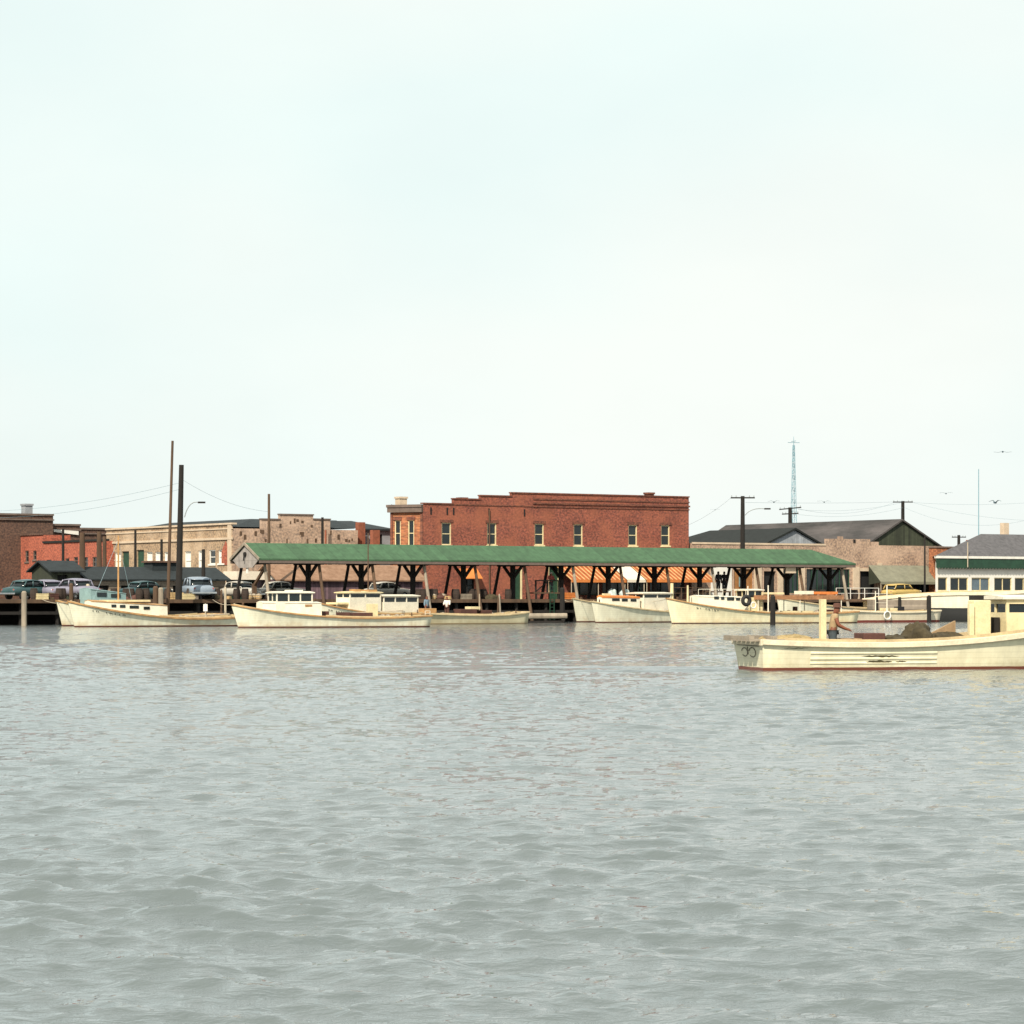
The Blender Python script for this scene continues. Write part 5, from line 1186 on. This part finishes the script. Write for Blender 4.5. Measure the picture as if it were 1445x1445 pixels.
p_ = D.world(D.q_px(603), .1); person('person in faded blue shirt standing in the left part of the skiff', (p_.x,p_.y,ZP(838.5,p_.y)-1.92), R(-40), 'bluecloth', 'blackcloth', None, h=1.75, arms='down')

# ------------------------------------------------------------------ cars
def make_car(label, loc, rz, paint, wagon=False, name='parked_car'):
    c = thing(name, label, 'car', loc, rz, 'cars parked on the quay'); n_ = 14
    def sec(x, w_, z0, z1, e=3.2):
        out = []
        for i in range(n_):
            a = i*2*math.pi/n_+math.pi/n_; ca, sa_ = math.cos(a), math.sin(a)
            out.append((x, w_*abs(ca)**(2/e)*(1 if ca > 0 else -1), (z0+z1)/2+(z1-z0)/2*abs(sa_)**(2/e)*(1 if sa_ > 0 else -1)))
        return out
    m_ = MB(); m_.loft([sec(-2.35,.5,.5,.75),sec(-2.25,.78,.36,.9),sec(-1.6,.88,.28,1.0),sec(-.4,.9,.26,1.02),sec(.7,.9,.26,1.03),sec(1.5,.86,.28,1.0),sec(2.15,.76,.36,.92),sec(2.32,.5,.5,.75)]); m_.build('body', paint, c, smooth=True)
    bk_ = -1.9 if wagon else -1.35
    m_ = MB(); m_.loft([sec(bk_,.66,.9,1.08,2.6),sec(bk_+.35,.72,.9,1.42,2.6),sec(-.3,.74,.9,1.5,2.6),sec(.35,.72,.9,1.46,2.6),sec(.95,.64,.9,1.06,2.6)]); m_.build('cabin_glass', 'glass', c, smooth=True)
    m_ = MB(); m_.loft([sec(bk_+.12,.6,1.32,1.4,2.4),sec(bk_+.45,.72,1.34,1.5,2.4),sec(-.3,.75,1.36,1.56,2.4),sec(.35,.72,1.34,1.5,2.4),sec(.6,.6,1.32,1.38,2.4)])
    for x, dx in ((bk_+.05,.3),(-.35,0),(.9,-.5)):
        for s_ in (-1,1): m_.bar((x,s_*.755,.98),(x+dx,s_*.7,1.42),.09,.09)
    m_.build('roof', paint, c, smooth=True)
    for x in (-1.45,1.4):
        for s_ in (-1,1):
            m_ = MB(); m_.tube((x,s_*.66,.33),(x,s_*.86,.33),.33,.33,16); wo = m_.build('wheel', 'rubber', c); m_ = MB(); m_.tube((x,s_*.862,.33),(x,s_*.88,.33),.19,.17,12); m_.build('hubcap', 'chrome', wo)
    for x, s2 in ((2.34,1),(-2.36,-1)):
        m_ = MB(); m_.box((x-.05,-.86,.38),(x+.05,.86,.52)); m_.build('bumper', 'chrome', c, bevel=.03)
    for s_ in (-1,1):
        m_ = MB(); m_.tube((2.1,s_*.6,.76),(2.24,s_*.6,.76),.12,.1,12); m_.build('headlight', 'white2', c)
        m_ = MB(); m_.tube((-2.3,s_*.62,.74),(-2.22,s_*.62,.74),.07,.07,8); m_.build('tail_light', 'redcloth', c)
    m_ = MB()
    for k in range(5): m_.box((2.27,-.35,.56+k*.05),(2.33,.35,.58+k*.05))
    m_.build('grille', 'chrome', c); return c
def car(px, v, paint, rz, label, wagon=False, s=1):
    p = W2(T(px,v),v); c = make_car(label,(p.x,p.y,GZ),TH+rz,paint,wagon); c.scale = (s,s,s); return c
car(278, 2.6, 'car_blue', R(75), 'pale grey blue rounded car on the pier right of the lamp pole', False, 1.2)
car(105, 2.8, 'car_lav', R(100), 'lavender grey rounded car above the bows of the left workboats', False, 1.1)
car(64, 6.5, 'car_lav', R(95), 'pale lavender car half hidden left of the rounded grey one', False, 1.05)
car(42, 6.0, 'car_teal', R(20), 'dark teal car at the far left edge', False, 1.05)
car(206, 6.2, 'car_teal', R(10), 'dark teal car side on between the poles', False)
car(340, 6.2, 'car_white', R(-80), 'off white car with chrome grille beneath the shed gable')
car(1272, 9.0, 'yellow', R(8), 'yellow car parked before the grey green awning', True)
car(395, 7.0, 'car_white', R(5), 'white car behind the windowed wheelhouse')
car(545, 7.2, 'car_white', R(8), 'off white car beside the mauve market shed', False)

# ------------------------------------------------------------------ mooring piles and bits
def pile(px, ytop, Y, r, m, label, lean=0, name='mooring_pile'):
    p = XY(px,Y); s_ = thing(name, label, 'post', (p.x,p.y,0), 0, 'mooring piles'); m_ = MB(); zt_ = ZP(ytop,Y)
    m_.tube((0,0,-1.5),(lean,0,zt_-.12),r*1.1,r,10); m_.build('shaft', m, s_); m_ = MB(); m_.tube((lean,0,zt_-.12),(lean,0,zt_),r*.99,r*.6,10); m_.build('cap', m, s_)
pile(34, 834, 215, .2, 'grey_wood', 'grey pile at the far left edge of the pier')
pile(219.5, 827, 221, .2, 'brown_wood', 'brown mooring pile left of the lamp pole, left of a touching pair')
pile(227, 829, 221, .2, 'grey_wood', 'greyish mooring pile left of the lamp pole, right of a touching pair')
pile(318, 828, 220, .09, 'pale_wood', 'pale thin stake just left of the shed gable')
pile(312.5, 832, 223, .08, 'brown_wood', 'thin brown stake beside the pale one at the shed gable')
pile(701, 842, 238, .08, 'brown_wood', 'thin brown stake rising behind the skiff stern, left of two', .15)
pile(708, 838, 238, .07, 'grey_wood', 'thin greyish stake rising behind the skiff stern, right of two', -.2)
pile(793.5, 829, 243, .2, 'dark_wood', 'dark mooring pile just left of the plain white bow')
pile(1090.5, 840, 224, .2, 'dark_wood', 'black mooring pile standing in the water before the longest workboat')
pile(1311, 840, 246, .18, 'dark_wood', 'black mooring pile at the stern of the white skiff')
pile(100.5, 823, 224, .16, 'brown_wood', 'brown mooring pile behind the left workboat bows')
pile(124, 824, 226, .16, 'pale_wood', 'pale mooring pile behind the teal cabin')
p_ = XY(290,219); s_ = thing('pier_sign', 'small white sign board on a thin post by the left workboat', 'sign', (p_.x,p_.y,0)); m_ = MB(); m_.tube((0,0,-1),(0,0,1.7),.05); m_.build('post', 'pale_wood', s_); m_ = MB(); m_.box((-.16,-.07,1.1),(.16,-.052,1.65)); m_.build('board', 'white2', s_)
def crate(px, v, w_, h_, m, label, z=GZ, name='crate'):
    t = T(px,v); s_ = SThing(name, label, 'crate', t, v, z); m_ = s_.mb()
    for k in range(4): m_.box((t-w_/2,v-w_/2,z+.02+k*h_/4),(t+w_/2,v-w_/2+.03,z+h_/4*(k+1)-.03)); m_.box((t-w_/2,v+w_/2-.03,z+.02+k*h_/4),(t+w_/2,v+w_/2,z+h_/4*(k+1)-.03)); m_.box((t-w_/2,v-w_/2+.032,z+.02+k*h_/4),(t-w_/2+.03,v+w_/2-.032,z+h_/4*(k+1)-.03)); m_.box((t+w_/2-.03,v-w_/2+.032,z+.02+k*h_/4),(t+w_/2,v+w_/2-.032,z+h_/4*(k+1)-.03))
    m_.build('slats', m, s_.root); m_ = s_.mb(); m_.box((t-w_/2+.035,v-w_/2+.035,z),(t+w_/2-.035,v+w_/2-.035,z+h_-.05)); m_.build('contents', m, s_.root)
crate(802, 1.3, .95, .62, 'orange', 'orange crate on the pier beside the raised landing')
crate(246, 1.2, 1.1, .6, 'bark_basket', 'buff crate on the pier at the foot of the lamp pole')
crate(262, 1.1, 1.2, .5, 'cream', 'cream crate under the pale grey blue car')
crate(150, 1.4, 1.0, .7, 'brownbox', 'brown crate on the pier behind the left cabin')
crate(58, 1.2, .9, .5, 'cream', 'cream crate at the far left end of the pier')
crate(75, 1.2, .7, .5, 'brownbox', 'dark brown crate next to the lone bow at left')
crate(655, 1.3, 1.0, .5, 'grey_wood', 'grey crate on the pier behind the skiff engine boxes')
def basket(px, v, label, z=GZ):
    t = T(px,v); p = W2(t,v); m_ = MB(); rg = lambda r_,z_: [(r_*math.cos(a),r_*math.sin(a),z_) for a in [i*math.pi/7 for i in range(14)]]
    s_ = thing('bushel_basket', label, 'basket', (p.x,p.y,z), 0, 'bushel baskets on the pier'); m_.loft([rg(.2,0),rg(.25,.15),rg(.27,.36)]); m_.build('body', 'bark_basket', s_)
    m_ = MB(); m_.torus((0,0,.36),.27,.025,'z'); m_.torus((0,0,.18),.262,.02,'z'); m_.build('hoop', 'pale_wood', s_)
    m_ = MB(); m_.lump((0,0,.3),(.46,.46,.2),int(px)); m_.build('oysters', 'grey_wood', s_)
for i, (px, v, lab) in enumerate(((352,1.2,'left'),(358,1.5,'middle'),(365,1.2,'right'))): basket(px, v, f'split wood bushel basket of oysters, {lab} of three by the shed end post', GZ)
for i, (px, v, lab) in enumerate(((612,1.3,'left'),(618,1.5,'middle'),(625,1.3,'right'))): basket(px, v, f'split wood bushel basket behind the two people in the skiff, {lab} of three', GZ)

def heap(px, v, y0, wpx, dep, m, label, name, seed, cat, group=None, z=GZ):
    t = T(px,v); p = W2(t,v); k = p.y/F; o_ = MB(); o_.lump((0,0,0),(wpx*k,dep,ZP(y0,p.y)-z),seed,16,8,.35); ob = o_.build(name, m, None, smooth=True); ob.location = (p.x,p.y,z-.01); ob.rotation_euler = (0,0,TH); return tag(ob,label,cat,group)
heap(863, 1.6, 831, 17, 1.2, 'pale_canvas', 'pale aqua canvas bundle above the orange cabin top, left one', 'canvas_bundle', 3, 'bundle')
heap(880, 1.6, 830.5, 18, 1.2, 'pale_canvas', 'pale aqua canvas bundle above the orange cabin top, right one', 'canvas_bundle', 4, 'bundle')
# dark working clutter along the pier edge
def barrel_thing():
    b = thing('barrel', '', 'barrel', (0,0,0)); m_ = MB(); rg = lambda r_,z_: [(r_*math.cos(a),r_*math.sin(a),z_) for a in [i*math.pi/7 for i in range(14)]]
    m_.loft([rg(.25,0),rg(.30,.25),rg(.32,.45),rg(.30,.65),rg(.25,.9)]); m_.build('staves', 'barrel', b, smooth=False)
    for z_ in (.12,.3,.6,.78): m_ = MB(); m_.torus((0,0,z_),.285 if .2 < z_ < .7 else .262,.022,'z',14,5); m_.build('hoop', 'dark_wood', b)
    return b
b0 = barrel_thing(); rr = random.Random(11); first = True
def put_barrel(px, v, lab, grp):
    global first
    p = W2(T(px,v),v)
    if first: b = b0; b.location = (p.x,p.y,GZ); first = False
    else: b = dup(b0, (p.x,p.y,GZ))
    b['label'] = lab; b['group'] = grp
for px in (48,82,88,113,121,136,143,160,176,184,198,206,238,270,300,306,334,346,378,384): put_barrel(px+rr.uniform(-2,2), rr.uniform(.9,1.9), 'dark brown barrel in the clutter on the pier left of the shed posts', 'barrels on the left pier')
for px in (592,598,606,612,640,646,664,672,684,716): put_barrel(px+rr.uniform(-2,2), rr.uniform(1.0,2.2), 'dark brown barrel on the pier in front of the brick building', 'barrels before the brick building')
for px in (950,958,975,1150,1160,1182,1200,1208,1222,1236): put_barrel(px+rr.uniform(-2,2), rr.uniform(1.0,2.2), 'dark brown barrel on the pier before the shopfronts at right', 'barrels before the shopfronts')
for i, (px, w_, m_n, nm, lab, ct) in enumerate(((70,30,'tarp','tarpaulin','dark olive tarpaulin heap on the pier by the lone left bow','tarpaulin'),(128,24,'tarp','net_pile','dark net heap on the pier above the left workboat foredeck','net'),(192,34,'brownbox','net_pile','reddish brown net heap on the pier beside the touching piles','net'),(302,26,'tarp','net_pile','dark net heap on the pier right of the grey blue car','net'),(620,40,'brownbox','net_pile','brown net heap on the pier behind the two people','net'),(694,26,'tarp','net_pile','dark net heap on the pier near the two thin stakes','net'),(1168,34,'rust_canvas','net_pile','rusty brown net heap on the pier under the roof end','net'))):
    heap(px, 1.5, 836.5 + (i % 3), w_, 1.1, m_n, lab, nm, 20+i, ct)
def rope_coil(px, v, lab):
    p = W2(T(px,v),v); o_ = MB()
    for k in range(4): o_.torus((0,0,.04+k*.07),.3-.02*k,.04,'z',14,6)
    ob = o_.build('rope_coil','bark_basket',None,smooth=True); ob.location=(p.x,p.y,GZ); tag(ob,lab,'rope')
rope_coil(158,.75,'coiled tan rope on the pier edge left of the slender pole'); rope_coil(322,.75,'coiled tan rope on the pier edge beside the pale thin stake'); rope_coil(632,.75,'coiled tan rope on the pier edge above the low skiff')
# pipe railing along the pier at the right
for nm, p0, p1, lab in (('railing',1180,1240,'white pipe railing on the pier in front of the dark doorway'),('railing',946,992,'thin brown pipe railing on the pier behind the exhaust post')):
    t0, t1 = T(p0,.7), T(p1,.7); s_ = SThing(nm, lab, 'railing', t0, .7); mm = 'white2' if 'white' in lab else 'brown_wood'
    m_ = s_.mb(); m_.path([(t0,.7,GZ+1.05),(t1,.7,GZ+1.05)],.03); m_.path([(t0,.7,GZ+.55),(t1,.7,GZ+.55)],.025); m_.build('bar', mm, s_.root)
    for k in range(4): m_ = s_.mb(); t = t0+(t1-t0)*k/3; m_.tube((t,.7,GZ),(t,.7,GZ+1.05),.035); m_.build('post', mm, s_.root)

# mooring lines and working gear aboard
def line_between(a, b, sag, label, r=.022):
    A, B = Vector(a), Vector(b); o_ = MB(A); pts = [A.lerp(B,i/10)-Vector((0,0,sag*4*(i/10)*(1-i/10))) for i in range(11)]
    o_.path(pts, r, 5); ob = o_.build('mooring_line','pale_wood'); ob.location = A; tag(ob,label,'rope','mooring lines')
def quay_pt(px): p = W2(T(px,.2),.2); return (p.x,p.y,GZ)
for bt, px, lab in ((A,60,'mooring line from the bow of the workboat with the tan mast to the pier'),(B,300,'mooring line from the bow of the three windowed workboat to the pier'),(C,420,'mooring line from the buff trimmed workboat to the pier'),(E1,795,'mooring line from the plain white bow to the pier'),(E2,812,'mooring line from the orange topped workboat to the pier'),(E3,905,'mooring line from the longest workboat to the pier')):
    line_between(bt.world(.02,0,bt.z(.02)+.12), quay_pt(px), .25, lab)
for bt in (A0,A,B,C,D,E1,E2,E3,Fb):
    m_ = MB(); x = bt.x(.06); z = bt.z(.06); m_.box((x-.06,-.06,z-.1),(x+.06,.06,z+.32)); m_.bar((x,-.16,z+.2),(x,.16,z+.2),.05); m_.build('bow_bitt','brown_wood',bt.root)
    m_ = MB(); q = .9; m_.tube((bt.x(q),-bt.b(q)*.75,bt.z(q)),(bt.x(q),-bt.b(q)*.75,bt.z(q)+.3),.05,.04); m_.build('stern_cleat','brown_wood',bt.root)
bk0 = [o for o in COL.objects if o.name.startswith('bushel_basket')][0]
def bask(bt, px, lat, lab, grp, dz=.12):
    q = bt.q_px(px); p = bt.world(q, lat, dz); o = dup(bk0, (p.x,p.y,p.z), None, lab); o['group'] = grp; o.name = 'bushel_basket'
for px in (250,262,276,286,296): bask(A, px, -.3+.1*(px % 5), 'split wood bushel basket in the cockpit of the tan masted workboat', 'baskets in the left workboat', .35)
for px in (470,536,546,556,566): bask(B, px, -.35+.12*(px % 4), 'split wood bushel basket in the cockpit of the three windowed workboat', 'baskets in the three windowed workboat', .45)
for px in (1082,1092,1108,1146,1156): bask(E3, px, -.4+.1*(px % 3), 'split wood bushel basket in the aft cockpit of the longest workboat', 'baskets in the longest workboat', .6)
for px in (628,672,696,712): bask(D, px, .25, 'split wood bushel basket in the low grey cream skiff', 'baskets in the skiff', .45)
def oyster_tongs(bt, q0, q1, lat, z, lab):
    a, b = bt.world(q0,lat,bt.z(q0)+z), bt.world(q1,lat,bt.z(q1)+z+.15); t_ = thing('oyster_tongs', lab, 'tongs', a); d = b-a; m_ = MB()
    m_.tube((0,0,0),d,.03,.03,6); m_.build('shaft','pale_wood',t_); m_ = MB(); m_.tube((0,.08,0),d+Vector((0,.16,.05)),.03,.03,6); m_.build('shaft','pale_wood',t_)
    m_ = MB()
    for k in range(5): m_.bar(d+Vector((-.1+k*.05,-.02,-.0)),d+Vector((-.05+k*.05,-.05,-.22)),.02)
    m_.build('rake_head','rubber',t_)
oyster_tongs(A,.55,.85,-.6,.06,'pair of long oyster tongs lying along the side of the tan masted workboat')
oyster_tongs(B,.55,.9,.3,.25,'pair of long oyster tongs lying in the stern of the three windowed workboat')
oyster_tongs(E2,.25,.5,-.5,.1,'pair of long oyster tongs on the side deck of the orange topped workboat')
